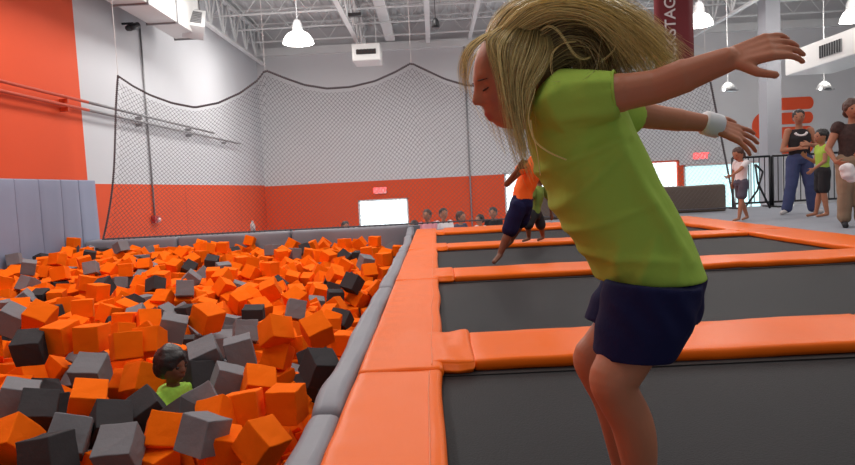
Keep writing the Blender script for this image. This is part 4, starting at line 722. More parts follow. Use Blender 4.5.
# ================================================================== RAILING
def railing(x0, x1, Y, zb_, h, lb):
    root = thing('railing_panel', lb, 'railing', ((x0+x1)/2, Y, zb_))
    for z, r_ in ((h, .022), (.10, .02)): MB().tube([(x0, Y, zb_+z), (x1, Y, zb_+z)], r_, 8).build('rail', M['black'], root, True)
    for x in (x0, x1):
        MB().tube([(x, Y, zb_), (x, Y, zb_+h)], .024, 8).build('post', M['black'], root, True)
        MB().tube([(x, Y-.3, zb_+.015), (x, Y+.3, zb_+.015)], .018, 6).build('foot', M['black'], root, True)
    n = int((x1-x0)/.105); 
    for i in range(1, n):
        x = x0+(x1-x0)*i/n; MB().tube([(x, Y, zb_+.1), (x, Y, zb_+h)], .0095, 6).build('bar', M['black'], root)
f0 = at(733, 207, 12.9).x; f1 = at(770.5, 207, 12.9).x; f2 = at(773, 207, 12.9).x
railing(f0, f1, 12.9, .05, 1.0, 'black railing panel behind the small girl, at the barrier end')
railing(f2, f2+1.75, 12.9, .05, 1.0, 'black railing panel behind the woman in jeans and the boy')
railing(f2+1.79, f2+3.5, 12.9, .05, 1.0, 'black railing panel partly hidden by the woman in khaki trousers')
st = thing('folding_stand', 'black curved folding stand in front of the railing, behind the small girl', 'stand', (at(757, 205, 12.4).x, 12.4, .05))
a_ = at(757, 205, 12.4)
MB().tube([(a_.x-.02, 12.4, .9), (a_.x+.02, 12.4, .55), (a_.x+.22, 12.35, .06)], .02, 8).build('front_leg', M['black'], st, True)
MB().tube([(a_.x+.12, 12.4, .75), (a_.x+.02, 12.42, .4), (a_.x-.2, 12.5, .06)], .02, 8).build('rear_leg', M['black'], st, True)
MB().tube([(a_.x-.02, 12.4, .9), (a_.x+.12, 12.4, .75)], .02, 8).build('handle', M['black'], st, True)
# ================================================================== PEOPLE
def gs(x, c, w): return math.exp(-((x-c)/w)**2)
def add_head(mb, C, R, s, n=30, child=False):
    """C = centre, R = rotation (x forward, y left, z up), s = half height"""
    b = len(mb.v)
    def fn(d):
        x, y, z = d
        X, Y, Z = x*.86, y*.70, z*1.0
        if z < 0:
            k = min(1, -z); Y *= 1-.26*k**1.4
            X = X*(1-.45*k) if x < 0 else X*(1-.02*k)
            if x < 0: Z *= 1-.12*k
        else:
            Y *= 1+.05*math.sin(z*math.pi); X *= 1.0+(.05 if x < 0 else 0)*math.sin(z*math.pi)
        if x > 0:
            fx = min(1, x*1.8)
            z0 = Z
            squar = .13*fx*gs(Z, -.62, .28)*gs(Y, 0, .34)          # chin and jaw come forward
            X += squar
            pr = max(0, min(1, (.22-Z)/.34)) if Z > -.12 else max(0, 1-(-.12-Z)/.10)
            X += fx*.20*pr*gs(Y, 0, .085+.05*pr)
            X += fx*.025*gs(Z, .27, .1)*gs(Y, 0, .5)
            for sg in (-1, 1):
                X -= fx*.085*gs(Y, sg*.27, .13)*gs(Z, .10, .11)
                X += fx*.035*gs(Y, sg*.27, .09)*gs(Z, .07, .055)     # eyelid
                X += fx*.03*gs(Y, sg*.34, .16)*gs(Z, -.22, .16)      # cheek
            X += fx*.055*gs(Y, 0, .17)*(gs(Z, -.385, .045)+.9*gs(Z, -.50, .045))
            X -= fx*.03*gs(Y, 0, .16)*gs(Z, -.445, .025)
            X -= fx*.035*gs(Y, 0, .25)*gs(Z, -.59, .05)
        return Vector((X, Y, Z))
    k = n
    for i in range(1, k):
        th = math.pi*i/k
        for j in range(2*n):
            ph = math.pi*j/n
            # denser toward the face
            d = (math.sin(th)*math.cos(ph), math.sin(th)*math.sin(ph), math.cos(th))
            mb.v.append(tuple(C+R@(fn(d)*s)))
    mb.v.append(tuple(C+R@(fn((0, 0, 1))*s))); mb.v.append(tuple(C+R@(fn((0, 0, -1))*s))); T = len(mb.v)-2; m = 2*n
    for i in range(k-2):
        for j in range(m):
            mb.f.append((b+i*m+j, b+(i+1)*m+j, b+(i+1)*m+(j+1) % m, b+i*m+(j+1) % m)); mb.mi.append(0)
    for j in range(m):
        mb.f.append((T, b+j, b+(j+1) % m)); mb.mi.append(0)
        mb.f.append((T+1, b+(k-2)*m+(j+1) % m, b+(k-2)*m+j)); mb.mi.append(0)
    for sg in (-1, 1):
        mb.ball(C+R@(Vector((-.06, sg*.70, -.02))*s), .13*s, .055*s, .19*s, 10, R=R)
def add_hand(mb, W, d, up, s=1, curl=.35, spread=.28, thumb=1):
    """W wrist, d pointing direction, up = back-of-hand normal, s scale (1 = adult), thumb side sign"""
    d = Vector(d).normalized(); n = Vector(up)-d*d.dot(Vector(up)); n.normalize(); t = d.cross(n)*thumb
    pl_ = .085*s
    for k in range(4):
        o = (1.5-k)*.020*s
        mb.capsule(W+t*o*.6, .013*s, W+d*pl_+t*o, .0115*s, 10)
    for k, (ln, sp) in enumerate(((.070, .5), (.080, .17), (.074, -.17), (.058, -.5))):
        o = (1.5-k)*.020*s; b = W+d*pl_+t*o
        dd = (d+t*sp*spread).normalized(); r = .0095*s
        p = b
        for q in range(3):
            l = ln*s*(.45, .31, .24)[q]
            dd = (dd*math.cos(curl*(.6+.3*q))-n*math.sin(curl*(.6+.3*q))).normalized()
            p2 = p+dd*l; mb.capsule(p, r, p2, r*.9, 8); p = p2; r *= .9
    b = W+d*.022*s+t*.026*s; dd = (d*.62+t*.75-n*.15).normalized(); b2 = b+dd*.042*s
    mb.capsule(b, .0135*s, b2, .011*s, 8); dd = (d*.9+t*.35-n*.3).normalized(); mb.capsule(b2, .011*s, b2+dd*.034*s, .009*s, 8)
def tint_mesh(me, fn):
    a = me.attributes.new('tint', 'FLOAT', 'POINT'); a.data.foreach_set('value', [fn(v.co) for v in me.vertices])
def lipfn(C, R, s):
    Ri = R.transposed()
    def f(co):
        l = Ri@(co-C)/s
        if l.x < .4 or abs(l.length) > 1.6: return 0
        return max(0, min(1, 1.1*math.exp(-((l.y)/.17)**4-((l.z+.44)/.085)**4)))+.35*sum(gs(l.y, q*.38, .15)*gs(l.z, -.2, .14) for q in (-1, 1))
    return f
def person(label, Ht, base, phi, pose, skin, hairmat, top, bottom, shoes=None, sleeve=.45, legs=.9, hair='short', vox=.008, hs=.066, build=1.0, tilt=None, lean=None, group=None, tank=False):
    """pose overrides joints in (forward, left, up) fractions of height"""
    base = Vector(base)
    R = Matrix.Rotation(phi, 3, 'Z')                  # local x forward, y left
    if tilt: R = R@tilt
    J = dict(pelvis=(0, 0, .53), waist=(0, 0, .62), chest=(0, 0, .73), neckb=(0, 0, .815), head=(.012, 0, .925),
             hipL=(0, .052, .515), kneL=(.012, .055, .28), ankL=(-.01, .058, .045), toeL=(.085, .065, .018),
             hipR=(0, -.052, .515), kneR=(.012, -.055, .28), ankR=(-.01, -.058, .045), toeR=(.085, -.065, .018),
             shL=(0, .098, .795), elL=(-.01, .125, .63), wrL=(.03, .13, .49), hdL=(.04, .13, .43),
             shR=(0, -.098, .795), elR=(-.01, -.125, .63), wrR=(.03, -.13, .49), hdR=(.04, -.13, .43), look=(1, 0, 0))
    J.update(pose); look = Vector(J.pop('look'))
    W = {k: base+R@(Vector(v)*Ht) for k, v in J.items()}
    root = thing('person', label, 'person', tuple(base), group)
    S = Ht; L = R@Vector((0, 1, 0)); b = build
    def torso(mb, k, lo='pelvis', grow=0, hipk=1.0):
        P = [W['pelvis']+(W['pelvis']-W['waist'])*.45, W['pelvis'], W['waist'], W['chest'], W['neckb']*.35+W['chest']*.65, W['neckb']]
        wd = [.070*hipk, .088*hipk, .078, .092, .092, .045]; dp2 = [.05, .062*b, .056*b, .062, .052, .038]
        mb.tube(P, [w_*S*k*(b*.5+.5)+grow for w_ in wd], 20, r2=[w_*S*k+grow for w_ in dp2], up=L)
    mb = MB(); torso(mb, .93)
    hsz = hs*S/.925*.98
    lk = (R@look).normalized(); up = (W['head']-W['neckb']).normalized(); yv = up.cross(lk).normalized(); zv = lk.cross(yv)
    HR = Matrix((lk, yv, zv)).transposed()
    mb.capsule(W['neckb']-(W['head']-W['neckb'])*.2, .034*S, W['head']-up*hsz*.4, .029*S, 12)
    add_head(mb, W['head'], HR, hsz, 20)
    for s_ in 'LR':
        mb.capsule(W['sh'+s_], .033*S*b, W['el'+s_], .023*S*b, 12); mb.capsule(W['el'+s_], .0235*S*b, W['wr'+s_], .0145*S, 12)
        d = (W['hd'+s_]-W['wr'+s_]).normalized()
        add_hand(mb, W['wr'+s_], d, (R@Vector((0, 1 if s_ == 'L' else -1, 0))), Ht/1.72, .4, thumb=1 if s_ == 'L' else -1)
        mb.capsule(W['hip'+s_], .052*S*b, W['kne'+s_], .034*S*b, 14); mb.capsule(W['kne'+s_], .033*S*b, W['kne'+s_].lerp(W['ank'+s_], .35), .034*S*b, 12)
        mb.capsule(W['kne'+s_].lerp(W['ank'+s_], .3), .034*S*b, W['ank'+s_], .021*S, 12)
        mb.capsule(W['ank'+s_]-Vector((0, 0, .008*S)), .021*S, W['toe'+s_], .016*S, 12)
    me = remesh(mb, vox, 3)
    tint_mesh(me, lipfn(W['head'], HR, hsz))
    link('body', me, skin, root)
    # eyes
    m2 = MB()
    for sg in (-1, 1): m2.ball(W['head']+HR@(Vector((.73, sg*.27, .08))*hsz), hsz*.10, hsz*.10, hsz*.07, 8, R=HR)
    m2.build('eyes', M['eye'], root, True)
    # clothes
    def seg(mb, a, b_, t, r0, r1, pad):
        q = a.lerp(b_, t); mb.capsule(a, r0+pad, q, (r0+(r1-r0)*t)+pad, 14)
    pad = .010*S
    mb = MB()
    torso(mb, 1.0, grow=pad)
    for s_ in 'LR':
        if sleeve > 0: seg(mb, W['sh'+s_], W['el'+s_], min(1, sleeve), .034*S*b, .026*S*b, pad)
        if sleeve > 1: seg(mb, W['el'+s_], W['wr'+s_], sleeve-1, .024*S, .016*S, pad*.8)
    me = remesh(mb, vox, 4)
    displace(me, lambda c, m: .006*nz(c, 14, 3))
    link('top', me, top, root)
    mb = MB()
    P = [W['pelvis']+(W['pelvis']-W['waist'])*.55, W['pelvis'], W['waist']*.6+W['pelvis']*.4]
    mb.tube(P, [.075*S+pad, .092*S+pad*1.3, .082*S+pad], 20, r2=[.058*S*b+pad, .066*S*b+pad*1.3, .056*S*b+pad], up=L)
    for s_ in 'LR':
        kn = W['kne'+s_]; an = W['ank'+s_]
        if legs <= .5: seg(mb, W['hip'+s_], kn, legs*2, .056*S*b, .048*S*b, pad*1.1)
        else:
            seg(mb, W['hip'+s_], kn, 1, .056*S*b, .041*S*b, pad); seg(mb, kn, an, (legs-.5)*2, .040*S*b, .036*S*b, pad)
    me = remesh(mb, vox, 3)
    displace(me, lambda c, m: .007*nz(c, 12, 8))
    link('trousers' if legs > .5 else 'shorts', me, bottom, root)
    # hair cap
    mb = MB()
    def hb(f, l, u, rx, ry, rz): mb.ball(W['head']+HR@(Vector((f, l, u))*hsz), rx*hsz, ry*hsz, rz*hsz, 16, R=HR)
    hb(-.14, 0, .27, .90, .80, .86); hb(-.38, 0, -.05, .62, .74, .68)
    if hair == 'long':
        hb(-.45, 0, -.6, .45, .68, .7); hb(-.3, .62, -.35, .25, .2, .65); hb(-.3, -.62, -.35, .25, .2, .65)
    if hair == 'tail':
        hb(-.95, 0, .25, .28, .25, .28); hb(-1.12, 0, -.25, .22, .24, .6); hb(-1.1, 0, -.85, .16, .18, .4)
    if hair == 'bun': hb(-.75, 0, .55, .32, .32, .3)
    if hair == 'full': hb(-.2, 0, .38, .98, .9, .85); hb(-.4, 0, -.3, .7, .85, .6)
    me = remesh(mb, vox*.8, 2)
    displace(me, lambda c, m: .008*nz(c, 30, 3))
    link('hair', me, hairmat, root)
    if shoes:
        for s_ in 'LR':
            mb = MB(); a = W['ank'+s_]; t_ = W['toe'+s_]
            mb.capsule(a-(t_-a)*.3-Vector((0, 0, .012*S)), .024*S, t_, .022*S, 12); link('shoe', remesh(mb, vox*.8, 2), shoes, root)
    return root, W, HR, hsz
FW = math.radians
ZW = .05
# woman in black tank and jeans, arms folded low in front
b_ = atz(800, 214, ZW)
W1 = person('woman in black tank top and blue jeans standing before the railing, hands together', 1.66, b_, FW(-100),
       dict(elL=(.02, .15, .64), wrL=(.12, .05, .66), hdL=(.14, -.02, .67), elR=(.01, -.15, .62), wrR=(.12, -.05, .63), hdR=(.14, .02, .64),
            kneL=(.02, .085, .28), ankL=(.0, .115, .045), toeL=(.07, .16, .02), kneR=(.02, -.08, .28), ankR=(0, -.12, .045), toeR=(.06, -.18, .02), head=(.02, -.01, .925), look=(1, -.25, -.15)),
       M['skin_tan'], M['hair_black'], M['blackcloth'], M['jeans'], M['shoe'], sleeve=0, legs=.96, hair='bun', build=1.08)
wr_, ww, whr, whs = W1
mb = MB(); cc = ww['neckb'].lerp(ww['chest'], .35)+Matrix.Rotation(FW(-100), 3, 'Z')@Vector((.072, 0, 0)); mb.tube([cc+Matrix.Rotation(FW(-100), 3, 'Z')@Vector((.022*math.cos(t), .085*math.sin(t), -.06*math.cos(t))) for t in [math.radians(-80+i*16) for i in range(11)]], .020, 8)
mb.build('white_neckline', M['whitecloth'], wr_, True)
# boy in lime shirt
b2 = atz(823, 217, ZW)
person('boy in lime shirt and black shorts standing between the two women', 1.27, b2, FW(172),
       dict(elL=(.03, .125, .64), wrL=(.15, .14, .56), hdL=(.20, .15, .52), elR=(.03, -.12, .64), wrR=(.13, -.12, .70), hdR=(.17, -.11, .74), look=(1, .25, -.1), ankL=(-.02, .06, .045), ankR=(.05, -.06, .045), toeR=(.14, -.07, .02)),
       M['skin_tan'], M['hair_black'], M['lime'], M['blackcloth'], None, sleeve=.25, legs=.40, hair='short', hs=.082)
# woman in dark blouse and khaki trousers
b3 = atz(853, 227, ZW)
person('woman in dark brown sleeveless blouse and khaki trousers, smiling at the picture edge', 1.50, b3, FW(-112),
       dict(elL=(.02, .16, .62), wrL=(.12, .07, .57), hdL=(.14, .01, .56), elR=(.02, -.17, .63), wrR=(.10, -.13, .52), hdR=(.13, -.07, .50), look=(1, .1, -.05)),
       M['skin_tan'], M['hair_brown'], M['darkbrowncloth'], M['khaki'], M['blackcloth'], sleeve=.12, legs=.92, hair='full', build=1.15, hs=.072)
bag = at(848, 172, b3.y-.22); bm_ = MB(); bm_.ball(bag, .085, .06, .10, 16); bm_.ball(bag+Vector((.04, 0, -.06)), .07, .05, .07, 14); bm_.ball(bag+Vector((-.05, 0, .05)), .05, .04, .05, 12)
me = remesh(bm_, .008, 2)
displace(me, lambda c, m: .016*nz(c, 18, 2))
tag(link('folded_cloth', me, M['whitecloth']), 'white bundled cloth held at the waist of the woman in khaki', 'cloth')
# small girl in white
b4 = atz(742, 221, ZW)
person('small girl in white top and grey shorts walking along the pad edge, reaching out', 1.07, b4, FW(195),
       dict(elL=(.14, .14, .70), wrL=(.30, .16, .63), hdL=(.38, .16, .61), elR=(.02, -.12, .66), wrR=(.04, -.12, .53),
            kneL=(.045, .05, .29), ankL=(.09, .05, .045), toeL=(.18, .05, .02), kneR=(-.04, -.05, .28), ankR=(-.13, -.05, .05), toeR=(-.05, -.05, .02), head=(.04, 0, .915), look=(1, .25, -.45)),
       M['skin_tan'], M['hair_brown'], M['whitecloth'], M['greycloth'], None, sleeve=.45, legs=.36, hair='tail', hs=.088, vox=.0065)
# edge child at the right picture border
b5 = atz(878, 222, ZW)
person('child in red top at the picture edge beside khaki trousers', 1.0, b5, FW(180),
       dict(elR=(.1, -.12, .74), wrR=(.2, -.1, .72), hdR=(.25, -.1, .72), elL=(.1, .12, .74), wrL=(.21, .1, .7), hdL=(.26, .1, .7)), M['skin_tan'], M['hair_brown'], M['redcloth'], M['greycloth'], M['shoe'], sleeve=.5, legs=.4, hs=.09)
# jumper in orange top
Yj = 5.75
def jp(px, py, Y=None): return at(px, py, Yj if Y is None else Y)
def world_person(label, joints, H, phi, skin, hairmat, top, bottom, **k):
    base = joints['_base']; R = Matrix.Rotation(phi, 3, 'Z').transposed()
    pose = {n: tuple((R@(p-base))/H) for n, p in joints.items() if n not in ('_base', 'look')}
    pose['look'] = joints.get('look', (1, 0, 0))
    return person(label, H, base, phi, pose, skin, hairmat, top, bottom, **k)
J = {'_base': jp(500, 262), 'pelvis': jp(521, 205), 'waist': jp(524, 190), 'chest': jp(531, 172), 'neckb': jp(537, 158), 'head': jp(543, 145),
     'hipR': jp(518, 208, Yj-.07), 'hipL': jp(524, 208, Yj+.07), 'kneR': jp(509, 232, Yj-.08), 'ankR': jp(500, 254, Yj-.1), 'toeR': jp(494, 262, Yj-.2),
     'kneL': jp(521, 222, Yj+.1), 'ankL': jp(511, 240, Yj+.14), 'toeL': jp(505, 247, Yj+.1),
     'shR': jp(524, 166, Yj-.10), 'elR': jp(507, 184, Yj-.16), 'wrR': jp(518, 169, Yj-.26), 'hdR': jp(523, 162, Yj-.28),
     'shL': jp(545, 166, Yj+.1), 'elL': jp(552, 180, Yj+.14), 'wrL': jp(558, 192, Yj+.1), 'hdL': jp(560, 197, Yj+.1)}
world_person('barefoot jumper in orange top and navy shorts leaning behind the blonde girl', J, 1.22, FW(200), M['skin_dark'], M['hair_black'], M['orangecloth'], M['navy'], sleeve=.2, legs=.44, hs=.078, vox=.007)
Yj = 7.4
J = {'_base': jp(538, 236), 'pelvis': jp(534, 214), 'waist': jp(535, 206), 'chest': jp(537, 195), 'neckb': jp(539, 186), 'head': jp(542, 176),
     'hipR': jp(532, 215, Yj-.05), 'hipL': jp(537, 215, Yj+.05), 'kneR': jp(528, 226, Yj-.1), 'ankR': jp(529, 238, Yj-.05), 'toeR': jp(523, 241, Yj-.1),
     'kneL': jp(541, 226, Yj+.05), 'ankL': jp(543, 237, Yj+.1), 'toeL': jp(538, 240, Yj+.05),
     'shR': jp(533, 190, Yj-.08), 'elR': jp(531, 202, Yj-.12), 'wrR': jp(529, 211, Yj-.15), 'hdR': jp(529, 215, Yj-.15),
     'shL': jp(545, 190, Yj+.07), 'elL': jp(550, 202, Yj+.1), 'wrL': jp(551, 213, Yj+.1), 'hdL': jp(552, 217, Yj+.1)}
world_person('child in olive green shirt crouching behind the jumper in orange', J, 1.0, FW(200), M['skin_dark'], M['hair_black'], M['olive'], M['blackcloth'], sleeve=.5, legs=.44, hs=.09, vox=.009)
# onlookers on the lower floor behind the platform
ol = [(414, 224, .98, 'blackcloth', 'hair_black', 'dark-haired child in black on the lower floor beside the bright doorway'),
      (427, 213, 1.0, 'pink', 'hair_brown', 'onlooker in pale pink on the lower floor, nearest the bright doorway'),
      (443, 212, 1.0, 'whitecloth', 'hair_black', 'onlooker in white seen frontally on the lower floor between two others'),
      (460, 215, 1.0, 'greycloth', 'hair_brown', 'onlooker in slate grey turned sideways on the lower floor by the conduit'),
      (480, 218, .9, 'whitecloth', 'hair_black', 'small child in white on the lower floor, only head and shoulders showing'),
      (493, 211, 1.0, 'blackcloth', 'hair_black', 'onlooker in black on the lower floor, nearest the jumper in orange'),
      (345, 225, .9, 'blackcloth', 'hair_black', 'dark-haired onlooker behind the pit ledge, before the bright doorway')]
for k, (px, py, h_, tp, hr, lb) in enumerate(ol):
    Y = 16.6+.4*(k % 3); p = at(px, py-3, Y); Ht = p.z-ZG
    person(lb, Ht, (p.x, Y, ZG), FW(-90+35*((k*5) % 4-1.5)), dict(elL=(.06, .12, .66), wrL=(.13, .06, .68)), M['skin_tan'], M[hr], M[tp], M['jeans'], M['shoe'], sleeve=.5, vox=.011, hs=.078)
# boy half buried in the pit
bp = boyp.copy()+Vector((0, 0, -.01)); Hb = 1.15
root = thing('person', 'dark-haired boy in bright green shirt half buried among the foam blocks', 'person', tuple(bp-Vector((0, 0, .6))))
fw = Vector((.88, -.45, -.12)).normalized(); up = Vector((.12, -.05, 1)).normalized(); yv = up.cross(fw).normalized(); HR = Matrix((fw, yv, fw.cross(yv))).transposed(); hz = .098
mb = MB(); add_head(mb, bp, HR, hz, 24)
nb = bp+Vector((-.01, .02, -.13)); ch = nb+Vector((-.02, .0, -.12)); pv = ch+Vector((0, .03, -.28))
mb.capsule(nb+Vector((0, 0, -.03)), .04, bp-up*.04, .034, 12)
L_ = Vector((.45, .88, 0))
mb.tube([pv, ch, nb], [.10, .125, .06], 18, r2=[.08, .085, .05], up=L_)
for sg in (-1, 1):
    sh = nb+L_*sg*.11+Vector((0, 0, -.05)); el = sh+Vector((.04, .04, -.18)); wr = el+Vector((.05, .06, -.11))
    mb.capsule(sh, .036, el, .028, 12); mb.capsule(el, .028, wr, .019, 12); add_hand(mb, wr, Vector((.3, .3, -1)), Vector((1, 0, .3)), .65, .4, thumb=sg)
    hp = pv+L_*sg*.06; kn = hp+Vector((.08, .05, -.20)); mb.capsule(hp, .065, kn, .045, 12); mb.capsule(kn, .043, kn+Vector((.0, .05, -.24)), .028, 12)
    mb.capsule(kn+Vector((.0, .05, -.24)), .028, kn+Vector((.09, .02, -.26)), .02, 12)
me = remesh(mb, .005, 3); tint_mesh(me, lipfn(bp, HR, hz)); link('body', me, M['skin_dark'], root)
m2 = MB()
for sg in (-1, 1): m2.ball(bp+HR@(Vector((.73, sg*.27, .08))*hz), hz*.1, n=8)
m2.build('eyes', M['eye'], root, True)
mb = MB(); mb.tube([pv+Vector((0, 0, -.03)), ch, nb+Vector((0, 0, .005)), nb+Vector((0, 0, .015))], [.115, .145, .085, .07], 20, r2=[.095, .10, .07, .06], up=L_)
for sg in (-1, 1):
    sh = nb+L_*sg*.11+Vector((0, 0, -.05)); mb.capsule(sh, .05, sh+Vector((.06, -.03, -.10)), .045, 12)
me = remesh(mb, .006, 3)
displace(me, lambda c, m: .010*nz(c, 16, 4))
link('shirt', me, M['greencloth'], root)
mb = MB()
def hb(f, l, u, rx, ry, rz): mb.ball(bp+HR@(Vector((f, l, u))*hz), rx*hz, ry*hz, rz*hz, 18, R=HR)
hb(-.16, 0, .30, .96, .90, .92); hb(-.45, 0, -.12, .66, .82, .80); hb(.1, 0, .62, .7, .6, .5); hb(-.15, .6, .0, .3, .2, .4); hb(-.15, -.6, .0, .3, .2, .4)
me = remesh(mb, .005, 2)
displace(me, lambda c, m: .010*nz(c, 20, 3))
link('hair', me, M['hair_black'], root)
mb = MB().tube([pv+Vector((0, 0, -.08)), pv+Vector((0, 0, .02))], [.11, .12], 18, r2=[.09, .1], up=L_)
for sg in (-1, 1): hp = pv+L_*sg*.06; mb.capsule(hp, .08, hp+Vector((.055, .035, -.13)), .068, 12)
link('shorts', remesh(mb, .007, 3), M['navy'], root)
# ================================================================== THE BLONDE GIRL
YG = 1.25
g = lambda x, y, Y=YG: at(x, y, Y)
def cr(P, t):      # Catmull-Rom
    n = len(P)-1; x = t*n; i = min(int(x), n-1); f = x-i
    p0 = P[max(i-1, 0)]; p1 = P[i]; p2 = P[i+1]; p3 = P[min(i+2, n)]
    return .5*((2*p1)+(p2-p0)*f+(2*p0-5*p1+4*p2-p3)*f*f+(3*p1-p0-3*p2+p3)*f**3)
girl = thing('person', 'blonde girl in lime green shirt and navy shorts landing on a trampoline, arms back', 'person', tuple(g(640, 556)))
LA = Vector((0, 1, 0))
HC_ = g(519, 78)
fw = (g(470, 94)-g(520, 72)).normalized(); fw = (fw+Vector((0, -.10, 0))).normalized()
upv = (g(541, 24)-g(519, 78)).normalized(); yv = upv.cross(fw).normalized(); GR = Matrix((fw, yv, fw.cross(yv))).transposed(); GS = .098
mb = MB(); add_head(mb, HC_, GR, GS, 46)
neck = g(556, 112); chest = g(578, 150)
mb.capsule(neck, .036, HC_+GR@(Vector((-.25, 0, -.55))*GS), .032, 18)
sec = [(558, 104, 24), (572, 120, 33), (581, 145, 32), (594, 175, 31), (615, 215, 32), (636, 252, 35), (650, 286, 40), (654, 308, 36)]
mb.tube([g(x, y) for x, y, w in sec], [.045, .075, .08, .078, .075, .08, .095, .08], 24, r2=[w*YG/650 for x, y, w in sec], up=LA)
# near (left) arm
shN = g(577, 100, 1.135); elN = g(655, 87, 1.09); wrN = g(727, 60, 1.03)
mb.capsule(shN, .038, shN.lerp(elN, .55), .0335, 16).capsule(shN.lerp(elN, .5), .033, elN, .0285, 16)
mb.capsule(elN, .0285, elN.lerp(wrN, .4), .0285, 16).capsule(elN.lerp(wrN, .35), .0285, wrN, .020, 16)
add_hand(mb, wrN, g(790, 40, 1.0)-wrN, Vector((.1, -.75, .6)), .70, .5, .25, thumb=1)
# far (right) arm
shF = g(606, 108, 1.37); elF = g(655, 117, 1.42); wrF = g(711, 124, 1.45)
mb.capsule(shF, .036, elF, .027, 16).capsule(elF, .027, elF.lerp(wrF, .4), .0255, 16).capsule(elF.lerp(wrF, .35), .0255, wrF, .018, 16)
add_hand(mb, wrF, g(757, 141, 1.44)-wrF, Vector((.25, -.75, .6)), .72, .22, .9, thumb=-1)
# legs
def leg(h, k, a, t, Yh):
    c_ = Vector((.014, 0, 0)); P_ = [h, h.lerp(k, .5), h.lerp(k, .85), k, k.lerp(a, .12)+c_*.2, k.lerp(a, .3)+c_, k.lerp(a, .5)+c_, k.lerp(a, .8)+c_*.3, a]
    R_ = [.058, .052, .0455, .0425, .0395, .0385, .036, .027, .023]
    Q_ = [cr(P_, i/32) for i in range(33)]; W2 = [cr([Vector((r_, 0, 0)) for r_ in R_], i/32).x for i in range(33)]
    mb.tube(Q_, W2, 24); mb.ball(Q_[0], .056, n=20); mb.ball(Q_[-1], .0235, n=14)
    mb.capsule(a+Vector((.018, 0, -.012)), .024, a.lerp(t, .6), .022, 16)
    mb.capsule(a.lerp(t, .5), .022, t, .016, 16)
    d = (t-a); d.z = 0; d.normalize(); s = Vector((-d.y, d.x, 0))
    for q in range(5): o = (q-2)*.011; mb.capsule(t+s*o, .0085, t+s*o+d*(.022-.003*abs(q-1)), .0075, 8)
leg(g(655, 296, 1.19), g(613, 381, 1.15), g(645, 508, 1.17), g(612, 551, 1.12), 1.2)
leg(g(650, 296, 1.34), g(593, 359, 1.36), g(628, 485, 1.38), g(598, 514, 1.36), 1.35)
me = remesh(mb, .0032, 4)
tint_mesh(me, lipfn(HC_, GR, GS)); link('body', me, M['skin'], girl)
# eyes: lowered lids with lashes
m2 = MB()
for sg in (-1, 1):
    pts = [HC_+GR@(Vector((.80-abs(a)*.16, sg*.27+a*.14, .045+.03*abs(a)))*GS) for a in (-1, -.5, 0, .5, 1)]
    m2.tube(pts, [.0006, .0014, .0018, .0014, .0006], 6)
    pts = [HC_+GR@(Vector((.83-abs(a)*.14, sg*.28+a*.17, .25-.03*abs(a)))*GS) for a in (-1, -.5, 0, .5, 1)]
    m2.tube(pts, [.0006, .0012, .0013, .0012, .0006], 5)
m2.build('eyelashes', M['hair_brown'], girl, True)
# shirt
out = [((536, 93), (580, 82)), ((523, 103), (600, 88)), ((523, 116), (618, 104)), ((529, 140), (630, 133)), ((537, 168), (645, 162)), ((547, 192), (658, 186)), ((558, 216), (671, 210)), ((574, 240), (684, 234)), ((588, 260), (692, 253)), ((598, 277), (698, 272)), ((599, 280), (699, 275))]
P = []; A = []; B = []
for (a, b) in out:
    pa, pb = g(*a), g(*b); P.append((pa+pb)/2); A.append((pb-pa).length/2)
W_ = [.055, .095, .122, .128, .125, .122, .120, .122, .126, .131, .131]
mb = MB()
# sections are not perpendicular to the axis: build rings directly
ring = []
n = 40
for (a, b), c, w in zip(out, P, W_):
    e = (g(*b)-g(*a))/2; r_ = []
    for j in range(n):
        t = 2*math.pi*j/n; cx_, sy = math.cos(t), math.sin(t)
        f = abs(cx_)**.85*(1 if cx_ > 0 else -1); s = abs(sy)**.85*(1 if sy > 0 else -1)
        r_.append(c+e*f+LA*w*s)
    ring.append(r_)
b = 0
for r_ in ring: mb.v += [tuple(p) for p in r_]
for i in range(len(ring)-1):
    for j in range(n): mb.f.append((i*n+j, i*n+(j+1) % n, (i+1)*n+(j+1) % n, (i+1)*n+j)); mb.mi.append(0)
mb.f.append(tuple(range(n))[::-1]); mb.f.append(tuple((len(ring)-1)*n+j for j in range(n))); mb.mi += [0, 0]
s0 = g(568, 102, 1.15); s1 = g(616, 94, 1.118)
mb.tube([g(552, 108, 1.19), s0, s0.lerp(s1, .5), s1], [.045, .058, .050, .0385], 22, up=(0, 0, 1))
s0 = g(600, 112, 1.35); s1 = g(634, 116, 1.40)
mb.tube([g(585, 118, 1.3), s0, s0.lerp(s1, .5), s1], [.04, .052, .046, .037], 22, up=(0, 0, 1))
me = remesh(mb, .0042, 5)
# folds radiating from the armpit and gathering towards the hem
ap = g(624, 122, 1.15)
folds = [((545, 172), (630, 135), .010, .010), ((562, 215), (622, 150), .009, .011), ((575, 236), (650, 205), .008, .010), ((590, 258), (672, 262), .007, .009), ((640, 190), (690, 262), .009, .012),
         ((622, 150), (668, 225), .008, .012), ((600, 130), (556, 200), -.006, .014), ((655, 240), (640, 284), .007, .010), ((620, 245), (622, 284), .007, .009), ((680, 250), (675, 280), .006, .008),
         ((530, 112), (560, 88), .006, .010), ((560, 120), (612, 112), .008, .009), ((572, 88), (610, 84), .004, .008), ((548, 140), (600, 122), .006, .011)]
FP = []
for a, b, am, wd in folds: FP.append((a, b, am, wd*650/1.15))
def project(p):
    c = CAMR.transposed()@(p-Vector((0, 0, HC))); return CX+F*c.x/-c.z, CY-F*c.y/-c.z
anc = [(g(*a, 1.13), g(*b, 1.13), am, wd) for a, b, am, wd in folds]
